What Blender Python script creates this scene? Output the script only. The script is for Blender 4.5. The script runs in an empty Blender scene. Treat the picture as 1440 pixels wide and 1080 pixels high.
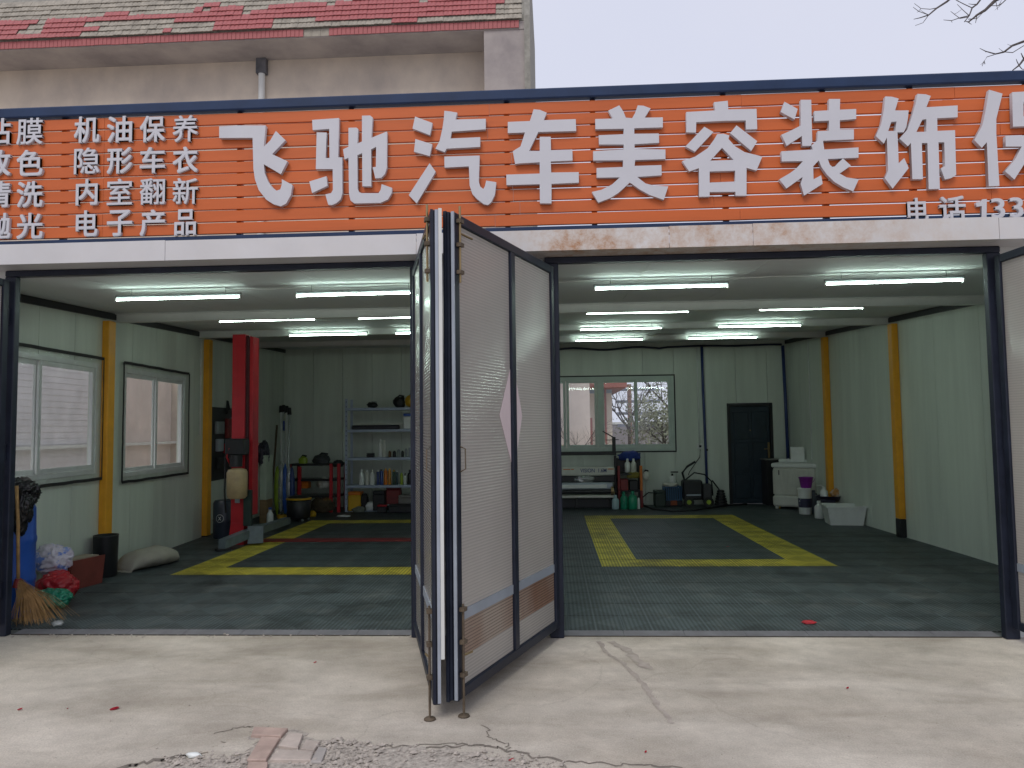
import bpy, bmesh, math, random
from mathutils import Vector, Matrix, noise
random.seed(7)
R_ = math.radians
sc = bpy.context.scene
COL = sc.collection

# ------------------------------------------------------------------ camera
FPX, PITCH, ROLL, YAW, CH, CD = 1030.37, .0599, .0126, .0543, 1.607, 5.7669
xh = Vector((math.cos(YAW), math.sin(YAW), 0)); yh = Vector((-math.sin(YAW), math.cos(YAW), 0)); zh = Vector((0, 0, 1))
FW = yh*math.cos(PITCH) + zh*math.sin(PITCH); uu = -yh*math.sin(PITCH) + zh*math.cos(PITCH)
RT = xh*math.cos(ROLL) - uu*math.sin(ROLL); UP = xh*math.sin(ROLL) + uu*math.cos(ROLL)
CAM = Vector((0, -CD, CH))
cd = bpy.data.cameras.new('camera'); cam = bpy.data.objects.new('camera', cd); COL.objects.link(cam)
cam.matrix_world = Matrix(((RT.x, UP.x, -FW.x, CAM.x), (RT.y, UP.y, -FW.y, CAM.y), (RT.z, UP.z, -FW.z, CAM.z), (0, 0, 0, 1)))
cd.sensor_fit = 'HORIZONTAL'; cd.sensor_width = 36; cd.lens = FPX/1440*36; cd.clip_start = .05; cd.clip_end = 3000
sc.camera = cam
# ------------------------------------------------------------------ sky, sun, exposure
w = bpy.data.worlds.new('World'); sc.world = w; w.use_nodes = True
nt = w.node_tree; nt.nodes.clear()
SUN_EL, SUN_AZ = R_(48), R_(200)
sky = nt.nodes.new('ShaderNodeTexSky'); sky.sky_type = 'NISHITA'; sky.sun_disc = False
sky.sun_elevation = SUN_EL; sky.sun_rotation = SUN_AZ; sky.dust_density = 4; sky.air_density = 1
bg1 = nt.nodes.new('ShaderNodeBackground'); bg1.inputs[1].default_value = .09
nt.links.new(sky.outputs[0], bg1.inputs[0])
tc = nt.nodes.new('ShaderNodeTexCoord'); nz = nt.nodes.new('ShaderNodeTexNoise'); nz.inputs['Scale'].default_value = 2.2; nz.inputs['Detail'].default_value = 5
nt.links.new(tc.outputs['Generated'], nz.inputs['Vector'])
rp = nt.nodes.new('ShaderNodeValToRGB'); rp.color_ramp.elements[0].position = .3; rp.color_ramp.elements[1].position = .72
rp.color_ramp.elements[0].color = (.70, .735, .89, 1); rp.color_ramp.elements[1].color = (.76, .775, .90, 1)
nt.links.new(nz.outputs[0], rp.inputs[0])
bg2 = nt.nodes.new('ShaderNodeBackground'); bg2.inputs[1].default_value = 1.0
nt.links.new(rp.outputs[0], bg2.inputs[0])
mx = nt.nodes.new('ShaderNodeMixShader'); mx.inputs[0].default_value = .93          # overcast layer over the clear sky
wo = nt.nodes.new('ShaderNodeOutputWorld')
nt.links.new(bg1.outputs[0], mx.inputs[1]); nt.links.new(bg2.outputs[0], mx.inputs[2]); nt.links.new(mx.outputs[0], wo.inputs[0])
sl = bpy.data.lights.new('sun', 'SUN'); sl.energy = 1.3; sl.angle = R_(25); sl.color = (1, .95, .88)
so = bpy.data.objects.new('sun', sl); COL.objects.link(so)
sd = Vector((math.sin(SUN_AZ)*math.cos(SUN_EL), math.cos(SUN_AZ)*math.cos(SUN_EL), math.sin(SUN_EL)))
so.rotation_euler = sd.to_track_quat('Z', 'Y').to_euler(); so.location = (0, -8, 15)
sc.view_settings.view_transform = 'Standard'; sc.view_settings.look = 'None'; sc.view_settings.exposure = 0; sc.view_settings.gamma = 1
sc.render.engine = 'CYCLES'; sc.cycles.use_denoising = True; sc.cycles.max_bounces = 10; sc.cycles.transparent_max_bounces = 16
sc.cycles.diffuse_bounces = 6

# ------------------------------------------------------------------ pixel rays (photograph 1440 x 1080) onto known planes
def ray(px, py): return FW + RT*((px-720)/FPX) + UP*((540-py)/FPX)
def W(px, py, Y): d = ray(px, py); return CAM + d*((Y+CD)/d.y)
def G(px, py, z=0): d = ray(px, py); return CAM + d*((z-CH)/d.z)
def PL(px, py, p, n): d = ray(px, py); p = Vector(p); n = Vector(n); return CAM + d*((p-CAM).dot(n)/d.dot(n))
XL0, XLS, XR0, XRS, YB = -5.02, -.0692, 5.0, -.0195, 9.48
def xl(y): return XL0 + XLS*y
def xr(y): return XR0 + XRS*y
def LW(px, py): return PL(px, py, (XL0, 0, 0), (1, -XLS, 0))
def RW(px, py): return PL(px, py, (XR0, 0, 0), (1, -XRS, 0))
def ceil(y): return 2.905 + .0455*y

# ------------------------------------------------------------------ materials
MATS = {}
def mat(name, col, rough=.6, metal=0., var=.12, scale=3., bump=0., bscale=40., spec=.5, col2=None, mixlo=.45, mixhi=.65, coord='Object', stretch=None, emit=0, alpha=1):
    if name in MATS: return MATS[name]
    m = bpy.data.materials.new(name); m.use_nodes = True; MATS[name] = m
    t = m.node_tree; N = t.nodes; L = t.links
    b = N['Principled BSDF']; b.inputs['Roughness'].default_value = rough; b.inputs['Metallic'].default_value = metal
    b.inputs['Specular IOR Level'].default_value = spec
    c = N.new('ShaderNodeTexCoord'); src = c.outputs[coord]
    if stretch:
        mp = N.new('ShaderNodeMapping'); mp.inputs['Scale'].default_value = stretch; L.new(src, mp.inputs[0]); src = mp.outputs[0]
    n1 = N.new('ShaderNodeTexNoise'); n1.inputs['Scale'].default_value = scale; n1.inputs['Detail'].default_value = 8; n1.inputs['Roughness'].default_value = .62
    L.new(src, n1.inputs['Vector'])
    r = N.new('ShaderNodeValToRGB'); L.new(n1.outputs[0], r.inputs[0])
    e = r.color_ramp.elements
    if col2:
        e[0].position = mixlo; e[1].position = mixhi; e[0].color = (*col, 1); e[1].color = (*col2, 1)
    else:
        e[0].position = .28; e[1].position = .72
        e[0].color = (*[max(0, x*(1-var)) for x in col], 1); e[1].color = (*[min(1, x*(1+var)) for x in col], 1)
    L.new(r.outputs[0], b.inputs['Base Color'])
    rr = N.new('ShaderNodeMapRange'); rr.inputs[3].default_value = max(0, rough-.1); rr.inputs[4].default_value = min(1, rough+.1)
    n2 = N.new('ShaderNodeTexNoise'); n2.inputs['Scale'].default_value = bscale; n2.inputs['Detail'].default_value = 4; L.new(src, n2.inputs['Vector'])
    L.new(n1.outputs[0], rr.inputs[0]); L.new(rr.outputs[0], b.inputs['Roughness'])
    if bump:
        bp = N.new('ShaderNodeBump'); bp.inputs['Strength'].default_value = bump; bp.inputs['Distance'].default_value = .01
        L.new(n2.outputs[0], bp.inputs['Height']); L.new(bp.outputs[0], b.inputs['Normal'])
    if emit:
        b.inputs['Emission Color'].default_value = (*col, 1); b.inputs['Emission Strength'].default_value = emit
    return m

def mat_concrete():
    m = mat('concrete', (.55, .50, .435), .9, var=.18, scale=.9, bump=.35, bscale=60, spec=.25)
    t = m.node_tree; N = t.nodes; L = t.links; b = N['Principled BSDF']
    src = [n for n in N if n.type == 'TEX_COORD'][0].outputs['Object']
    base = b.inputs['Base Color'].links[0].from_socket
    # fine grain
    g = N.new('ShaderNodeTexNoise'); g.inputs['Scale'].default_value = 120; g.inputs['Detail'].default_value = 6; L.new(src, g.inputs['Vector'])
    gr = N.new('ShaderNodeMapRange'); gr.inputs[1].default_value = .3; gr.inputs[2].default_value = .7; gr.inputs[3].default_value = .84; gr.inputs[4].default_value = 1.11; L.new(g.outputs[0], gr.inputs[0])
    g2 = N.new('ShaderNodeTexNoise'); g2.inputs['Scale'].default_value = 6; g2.inputs['Detail'].default_value = 10; g2.inputs['Roughness'].default_value = .75; L.new(src, g2.inputs['Vector'])
    g2r = N.new('ShaderNodeMapRange'); g2r.inputs[1].default_value = .33; g2r.inputs[2].default_value = .67; g2r.inputs[3].default_value = .86; g2r.inputs[4].default_value = 1.10; L.new(g2.outputs[0], g2r.inputs[0])
    # broad drifts of dirt, dragged sideways
    mp = N.new('ShaderNodeMapping'); mp.inputs['Scale'].default_value = (.55, 1.6, 1); L.new(src, mp.inputs[0])
    d = N.new('ShaderNodeTexNoise'); d.inputs['Scale'].default_value = 1.5; d.inputs['Detail'].default_value = 7; d.inputs['Distortion'].default_value = .6; L.new(mp.outputs[0], d.inputs['Vector'])
    dr = N.new('ShaderNodeValToRGB'); dr.color_ramp.elements[0].position = .30; dr.color_ramp.elements[1].position = .62
    dr.color_ramp.elements[0].color = (.68, .66, .63, 1); dr.color_ramp.elements[1].color = (1.03, 1.03, 1.03, 1); L.new(d.outputs[0], dr.inputs[0])
    # hairline cracks
    ds = N.new('ShaderNodeTexNoise'); ds.inputs['Scale'].default_value = 1.3; ds.inputs['Detail'].default_value = 8; L.new(src, ds.inputs['Vector'])
    mxv = N.new('ShaderNodeMix'); mxv.data_type = 'VECTOR'; mxv.inputs[0].default_value = .45; L.new(src, mxv.inputs[4]); L.new(ds.outputs['Color'], mxv.inputs[5])
    v = N.new('ShaderNodeTexVoronoi'); v.feature = 'DISTANCE_TO_EDGE'; v.inputs['Scale'].default_value = .62; L.new(mxv.outputs[1], v.inputs['Vector'])
    vr = N.new('ShaderNodeMapRange'); vr.inputs[1].default_value = .0; vr.inputs[2].default_value = .004; vr.inputs[3].default_value = .9; vr.inputs[4].default_value = 1; L.new(v.outputs[0], vr.inputs[0])
    # dark specks
    sp = N.new('ShaderNodeTexVoronoi'); sp.inputs['Scale'].default_value = 13; L.new(src, sp.inputs['Vector'])
    sr = N.new('ShaderNodeMapRange'); sr.inputs[1].default_value = .03; sr.inputs[2].default_value = .055; sr.inputs[3].default_value = .45; sr.inputs[4].default_value = 1; L.new(sp.outputs[0], sr.inputs[0])
    cur = base
    for s in (gr.outputs[0], g2r.outputs[0], dr.outputs[0], vr.outputs[0], sr.outputs[0]):
        k = N.new('ShaderNodeMix'); k.data_type = 'RGBA'; k.blend_type = 'MULTIPLY'; k.inputs[0].default_value = 1
        L.new(cur, k.inputs[6]); L.new(s, k.inputs[7]); cur = k.outputs[2]
    L.new(cur, b.inputs['Base Color'])
    return m

def mat_tile(name, col, grime):
    m = mat(name, col, .55, var=.22, scale=1.3, spec=.3, coord='Object')
    t = m.node_tree; N = t.nodes; L = t.links; b = N['Principled BSDF']
    tcn = [n for n in N if n.type == 'TEX_COORD'][0]
    geo = N.new('ShaderNodeNewGeometry')                            # world position: the wear runs on over the joints
    n1 = [n for n in N if n.type == 'TEX_NOISE'][0]; L.new(geo.outputs['Position'], n1.inputs['Vector'])
    base = b.inputs['Base Color'].links[0].from_socket
    sep = N.new('ShaderNodeSeparateXYZ'); L.new(tcn.outputs['Object'], sep.inputs[0])
    def M(op, a, bb=None):
        n = N.new('ShaderNodeMath'); n.operation = op
        for i, q in enumerate((a, bb)):
            if q is None: continue
            if isinstance(q, (int, float)): n.inputs[i].default_value = q
            else: L.new(q, n.inputs[i])
        return n.outputs[0]
    k = 2*math.pi/.052
    sx = M('SINE', M('MULTIPLY', M('ADD', sep.outputs[0], sep.outputs[1]), k*.72)); sy = M('SINE', M('MULTIPLY', M('SUBTRACT', sep.outputs[0], sep.outputs[1]), k*.72))
    hole = M('GREATER_THAN', M('MULTIPLY', sx, sy), .28)            # the perforated grid
    fld = M('GREATER_THAN', M('ABSOLUTE', sep.outputs[0]), M('ABSOLUTE', sep.outputs[1]))   # four triangular fields per tile
    ed = M('LESS_THAN', M('ABSOLUTE', sep.outputs[0]), .006)        # the raised middle rib
    hole = M('MULTIPLY', hole, M('SUBTRACT', 1, ed))
    k1 = N.new('ShaderNodeMix'); k1.data_type = 'RGBA'; L.new(hole, k1.inputs[0]); L.new(base, k1.inputs[6]); k1.inputs[7].default_value = (*[c*.22 for c in col], 1)
    gn = N.new('ShaderNodeTexNoise'); gn.inputs['Scale'].default_value = 2.5; gn.inputs['Detail'].default_value = 9; gn.inputs['Roughness'].default_value = .7; L.new(geo.outputs['Position'], gn.inputs['Vector'])
    gr = N.new('ShaderNodeMapRange'); gr.inputs[1].default_value = .5; gr.inputs[2].default_value = .72; gr.inputs[3].default_value = 0; gr.inputs[4].default_value = grime; L.new(gn.outputs[0], gr.inputs[0])
    k2 = N.new('ShaderNodeMix'); k2.data_type = 'RGBA'; L.new(gr.outputs[0], k2.inputs[0]); L.new(k1.outputs[2], k2.inputs[6]); k2.inputs[7].default_value = (.16, .155, .14, 1)
    k3 = N.new('ShaderNodeMix'); k3.data_type = 'RGBA'; L.new(ed, k3.inputs[0]); L.new(k2.outputs[2], k3.inputs[6]); k3.inputs[7].default_value = (*[min(1, c*1.35+.01) for c in col], 1)
    on = N.new('ShaderNodeTexNoise'); on.inputs['Scale'].default_value = 1.1; on.inputs['Detail'].default_value = 8; on.inputs['Roughness'].default_value = .68; on.inputs['Distortion'].default_value = .8; L.new(geo.outputs['Position'], on.inputs['Vector'])
    orr = N.new('ShaderNodeMapRange'); orr.inputs[1].default_value = .52; orr.inputs[2].default_value = .66; orr.inputs[3].default_value = 1; orr.inputs[4].default_value = .5; L.new(on.outputs[0], orr.inputs[0])   # oil stains
    k5 = N.new('ShaderNodeMix'); k5.data_type = 'RGBA'; k5.blend_type = 'MULTIPLY'; k5.inputs[0].default_value = 1; L.new(k3.outputs[2], k5.inputs[6]); L.new(orr.outputs[0], k5.inputs[7]); k3 = k5
    fr = N.new('ShaderNodeMapRange'); L.new(fld, fr.inputs[0]); fr.inputs[3].default_value = .84; fr.inputs[4].default_value = 1.16
    k4 = N.new('ShaderNodeMix'); k4.data_type = 'RGBA'; k4.blend_type = 'MULTIPLY'; k4.inputs[0].default_value = 1; L.new(k3.outputs[2], k4.inputs[6]); L.new(fr.outputs[0], k4.inputs[7]); L.new(k4.outputs[2], b.inputs['Base Color'])
    bp = N.new('ShaderNodeBump'); bp.inputs['Strength'].default_value = .5; bp.inputs['Distance'].default_value = .004; bp.invert = True
    L.new(hole, bp.inputs['Height']); L.new(bp.outputs[0], b.inputs['Normal'])
    return m

def mat_polycarb(name, col, col2=None):
    m = bpy.data.materials.new(name); m.use_nodes = True; MATS[name] = m
    t = m.node_tree; N = t.nodes; L = t.links; N.remove(N['Principled BSDF']); out = N['Material Output']
    c = N.new('ShaderNodeTexCoord'); sep = N.new('ShaderNodeSeparateXYZ'); L.new(c.outputs['Object'], sep.inputs[0])
    n = N.new('ShaderNodeTexNoise'); n.inputs['Scale'].default_value = 1.4; n.inputs['Detail'].default_value = 6
    mp = N.new('ShaderNodeMapping'); mp.inputs['Scale'].default_value = (1, 1, .5); L.new(c.outputs['Object'], mp.inputs[0]); L.new(mp.outputs[0], n.inputs['Vector'])
    r = N.new('ShaderNodeValToRGB'); r.color_ramp.elements[0].position = .35; r.color_ramp.elements[1].position = .68
    r.color_ramp.elements[0].color = (*(col2 or [x*.88 for x in col]), 1); r.color_ramp.elements[1].color = (*col, 1); L.new(n.outputs[0], r.inputs[0])
    s = N.new('ShaderNodeMath'); s.operation = 'MULTIPLY'; s.inputs[1].default_value = 2*math.pi/.019; L.new(sep.outputs[2], s.inputs[0])
    sn = N.new('ShaderNodeMath'); sn.operation = 'SINE'; L.new(s.outputs[0], sn.inputs[0])
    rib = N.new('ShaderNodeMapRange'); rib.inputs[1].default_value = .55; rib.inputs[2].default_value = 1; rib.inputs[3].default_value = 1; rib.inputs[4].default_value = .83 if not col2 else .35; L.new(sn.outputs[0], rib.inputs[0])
    k = N.new('ShaderNodeMix'); k.data_type = 'RGBA'; k.blend_type = 'MULTIPLY'; k.inputs[0].default_value = 1; L.new(r.outputs[0], k.inputs[6]); L.new(rib.outputs[0], k.inputs[7])
    bp = N.new('ShaderNodeBump'); bp.inputs['Strength'].default_value = .6; bp.inputs['Distance'].default_value = .003; L.new(sn.outputs[0], bp.inputs['Height'])
    d = N.new('ShaderNodeBsdfDiffuse'); L.new(k.outputs[2], d.inputs[0]); tr = N.new('ShaderNodeBsdfTranslucent'); L.new(k.outputs[2], tr.inputs[0])
    a = N.new('ShaderNodeMixShader'); a.inputs[0].default_value = .38; L.new(d.outputs[0], a.inputs[1]); L.new(tr.outputs[0], a.inputs[2])
    g = N.new('ShaderNodeBsdfGlossy'); g.inputs['Roughness'].default_value = .2; L.new(bp.outputs[0], g.inputs['Normal'])
    fr = N.new('ShaderNodeFresnel'); fr.inputs[0].default_value = 1.5; L.new(bp.outputs[0], fr.inputs['Normal'])
    e = N.new('ShaderNodeMixShader'); L.new(fr.outputs[0], e.inputs[0]); L.new(a.outputs[0], e.inputs[1]); L.new(g.outputs[0], e.inputs[2])
    L.new(e.outputs[0], out.inputs[0]); return m

def mat_glass(name, tint=(.93, .96, .95), haze=0., gloss=.08):
    m = bpy.data.materials.new(name); m.use_nodes = True; MATS[name] = m
    t = m.node_tree; N = t.nodes; L = t.links; N.remove(N['Principled BSDF']); out = N['Material Output']
    tr = N.new('ShaderNodeBsdfTransparent'); tr.inputs[0].default_value = (*tint, 1)
    g = N.new('ShaderNodeBsdfGlossy'); g.inputs['Roughness'].default_value = .03 if not haze else .15
    a = N.new('ShaderNodeMixShader'); a.inputs[0].default_value = gloss; L.new(tr.outputs[0], a.inputs[1]); L.new(g.outputs[0], a.inputs[2])
    cur = a.outputs[0]
    if haze:
        c = N.new('ShaderNodeTexCoord'); n = N.new('ShaderNodeTexNoise'); n.inputs['Scale'].default_value = 5; n.inputs['Detail'].default_value = 6; L.new(c.outputs['Object'], n.inputs[0])
        r = N.new('ShaderNodeMapRange'); r.inputs[1].default_value = .3; r.inputs[2].default_value = .8; r.inputs[3].default_value = haze*.4; r.inputs[4].default_value = haze*1.6; L.new(n.outputs[0], r.inputs[0])
        bp = N.new('ShaderNodeBump'); bp.inputs['Strength'].default_value = .8; bp.inputs['Distance'].default_value = .03; L.new(n.outputs[0], bp.inputs['Height']); L.new(bp.outputs[0], g.inputs['Normal'])
        d = N.new('ShaderNodeBsdfDiffuse'); d.inputs[0].default_value = (.7, .72, .72, 1)
        k = N.new('ShaderNodeMixShader'); L.new(r.outputs[0], k.inputs[0]); L.new(cur, k.inputs[1]); L.new(d.outputs[0], k.inputs[2]); cur = k.outputs[0]
    L.new(cur, out.inputs[0]); return m

def mat_rusty():
    m = mat('rusty_white', (.58, .575, .59), .5, var=.06, scale=2)
    t = m.node_tree; N = t.nodes; L = t.links; b = N['Principled BSDF']; base = b.inputs['Base Color'].links[0].from_socket
    src = [n for n in N if n.type == 'TEX_COORD'][0].outputs['Object']
    sep = N.new('ShaderNodeSeparateXYZ'); L.new(src, sep.inputs[0])
    fx = N.new('ShaderNodeValToRGB'); e = fx.color_ramp.elements                 # where along the length the paint has failed
    mr = N.new('ShaderNodeMapRange'); mr.inputs[1].default_value = -5; mr.inputs[2].default_value = 5; L.new(sep.outputs[0], mr.inputs[0]); L.new(mr.outputs[0], fx.inputs[0])
    e[0].position = .45; e[0].color = (.12, .12, .12, 1); e[1].position = .86; e[1].color = (.1, .1, .1, 1)
    q = e.new(.51); q.color = (1, 1, 1, 1); q = e.new(.72); q.color = (.8, .8, .8, 1)
    fz = N.new('ShaderNodeMapRange'); fz.inputs[1].default_value = 3.1; fz.inputs[2].default_value = 2.95; fz.inputs[3].default_value = -.22; fz.inputs[4].default_value = .12; L.new(sep.outputs[2], fz.inputs[0])
    n = N.new('ShaderNodeTexNoise'); n.inputs['Scale'].default_value = 7; n.inputs['Detail'].default_value = 10; n.inputs['Roughness'].default_value = .75; L.new(src, n.inputs[0])
    ad = N.new('ShaderNodeMath'); L.new(n.outputs[0], ad.inputs[0]); L.new(fz.outputs[0], ad.inputs[1])
    th = N.new('ShaderNodeMapRange'); th.inputs[1].default_value = .40; th.inputs[2].default_value = .76; L.new(ad.outputs[0], th.inputs[0])
    ml = N.new('ShaderNodeMath'); ml.operation = 'MULTIPLY'; L.new(th.outputs[0], ml.inputs[0]); L.new(fx.outputs[0], ml.inputs[1])
    rc = N.new('ShaderNodeValToRGB'); rc.color_ramp.elements[0].color = (.56, .48, .38, 1); rc.color_ramp.elements[1].color = (.36, .17, .07, 1); rc.color_ramp.elements[0].position = .2; L.new(ml.outputs[0], rc.inputs[0])
    k = N.new('ShaderNodeMix'); k.data_type = 'RGBA'; L.new(ml.outputs[0], k.inputs[0]); L.new(base, k.inputs[6]); L.new(rc.outputs[0], k.inputs[7]); L.new(k.outputs[2], b.inputs['Base Color'])
    return m

navy = mat('navy_paint', (.014, .018, .032), .45, var=.35, scale=6, bump=.05, spec=.3)
navy2 = mat('navy_trim', (.016, .034, .085), .5, var=.25, scale=3, spec=.25)
orange = mat('orange_board', (.525, .116, .027), .45, var=.13, scale=1.2, stretch=(.6, 1, 6), spec=.35)
lettm = mat('letter_white', (.53, .53, .57), .45, var=.04, scale=3)
white = mat('white_paint', (.62, .63, .61), .5, var=.08)
wpanel = mat('wall_panel', (.61, .66, .595), .5, var=.13, scale=1.6, stretch=(2.2, 2.2, .22), spec=.3)
cpanel = mat('ceiling_panel', (.56, .58, .58), .75, var=.06, scale=1.1, spec=.12)
yellowp = mat('yellow_paint', (.78, .36, .02), .45, var=.12, scale=5)
black = mat('black_plastic', (.012, .013, .016), .45, var=.3, scale=6)
blackm = mat('black_rubber', (.018, .018, .02), .7, var=.3, scale=6)
redp = mat('red_paint', (.47, .02, .03), .35, var=.15, scale=4)
redd = mat('dark_red', (.20, .02, .02), .5, var=.3, scale=6)
grey = mat('grey_steel', (.26, .29, .30), .5, .3, var=.2, scale=8)
greyb = mat('grey_blue_steel', (.36, .42, .54), .45, .1, var=.15, scale=5)
chrome = mat('chrome', (.65, .66, .68), .22, .9, var=.1)
alu = mat('aluminium', (.36, .40, .46), .4, .3, var=.12, scale=4)
pvcw = mat('window_pvc_white', (.66, .69, .68), .4, var=.08, scale=5)
pvc = mat('window_pvc', (.50, .58, .53), .45, var=.08, scale=5)
cementm = mat('cement', (.26, .25, .22), .95, var=.3, scale=6, bump=.5)
plaster = mat('stained_plaster', (.62, .535, .44), .9, scale=.9, bump=.25, col2=(.42, .365, .32), mixlo=.35, mixhi=.72, stretch=(1, 1, .7))
soffm = mat('stained_soffit', (.42, .375, .35), .95, scale=.8, col2=(.27, .24, .235), mixlo=.38, mixhi=.68)
tiler = mat('red_roof_tile', (.38, .105, .105), .6, var=.38, scale=1.6, bump=.15)
tileg = mat('bare_roof_tile', (.33, .30, .25), .95, var=.32, scale=5, bump=.6)
bluep = mat('blue_plastic', (.02, .09, .42), .35, var=.15, scale=5)
pipeb = mat('blue_pipe', (.025, .045, .16), .4, var=.15)
greenp = mat('green_plastic', (.015, .22, .13), .3, var=.2, scale=9)
redbagm = mat('red_plastic_bag', (.42, .02, .03), .3, var=.2, scale=7)
purpm = mat('printed_bag', (.62, .58, .66), .35, scale=9, col2=(.16, .26, .62), mixlo=.52, mixhi=.58)
brownm = mat('red_brown_board', (.20, .045, .035), .6, var=.25, scale=4)
sackm = mat('woven_sack', (.36, .34, .29), .75, var=.14, scale=5, bump=.6, bscale=90)
strawm = mat('straw', (.42, .25, .10), .8, var=.35, scale=14)
beigep = mat('beige_plastic', (.42, .31, .17), .45, var=.2, scale=7)
yelplas = mat('yellow_plastic', (.62, .36, .02), .4, var=.15)
oran = mat('orange_plastic', (.62, .17, .015), .4, var=.15)
limep = mat('lime_plastic', (.30, .42, .03), .4, var=.15)
whitep = mat('white_plastic', (.72, .75, .73), .35, var=.08, scale=6)
cream = mat('cream_plastic', (.60, .61, .55), .35, var=.08, scale=6)
lblue = mat('pale_blue_plastic', (.40, .56, .60), .3, var=.1)
purple = mat('purple_plastic', (.26, .03, .34), .35, var=.1)
doorm = mat('navy_door', (.014, .028, .042), .4, var=.25, scale=6)
brass = mat('brass', (.30, .22, .11), .35, .7, var=.2)
brickm = mat('pink_brick', (.41, .305, .26), .9, var=.25, scale=7, bump=.4)
brickn = mat('pale_brick', (.45, .385, .34), .9, var=.25, scale=7, bump=.4)
gravm = mat('gravel', (.38, .34, .30), .95, var=.5, scale=40, bump=.4)
petal = mat('red_petal', (.45, .01, .035), .5, var=.2, scale=30)
barkm = mat('bark', (.075, .062, .058), .9, var=.4, scale=9, bump=.4)
pinkwall = mat('pink_render', (.76, .67, .62), .9, var=.12, scale=1.5, bump=.2)
creamwall = mat('cream_render', (.74, .70, .60), .9, var=.1, scale=2)
maroon = mat('maroon_render', (.36, .17, .15), .9, var=.15, scale=2)
bluewall = mat('blue_render', (.33, .47, .56), .8, var=.1)
slatm = mat('grey_siding', (.74, .72, .74), .8, var=.1, scale=2)
leafm = mat('leaf', (.21, .23, .16), .7, var=.5, scale=3)
paper = mat('pale_paper', (.66, .55, .56), .8, var=.06, scale=2)
yline = mat_tile('tile_yellow', (.62, .52, .06), .25)
tilem = mat_tile('tile_grey', (.074, .096, .102), .38)
conc = mat_concrete(); rusty = mat_rusty()
poly = mat_polycarb('polycarbonate', (.66, .62, .57)); polyb = mat_polycarb('polycarbonate_reflection', (.56, .46, .38), (.34, .16, .09))  # polyb: brown street reflection painted into the pane colour
glass = mat_glass('window_glass', (.97, .98, .97), 0, .035); film = mat_glass('plastic_film', (.97, .97, .97), .10, .08)
clear = mat_glass('clear_wrap', (.8, .86, .84), .35, .2)
stripm = mat('wet_concrete', (.40, .35, .31), .85, var=.2, scale=14, bump=.3)
thresh = mat('rubber_edge', (.16, .16, .175), .7, var=.25, scale=7)
em = bpy.data.materials.new('tube_glow'); em.use_nodes = True
b_ = em.node_tree.nodes['Principled BSDF']; b_.inputs['Base Color'].default_value = (.9, .95, .9, 1); b_.inputs['Emission Color'].default_value = (.78, 1, .88, 1); b_.inputs['Emission Strength'].default_value = 40

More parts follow.
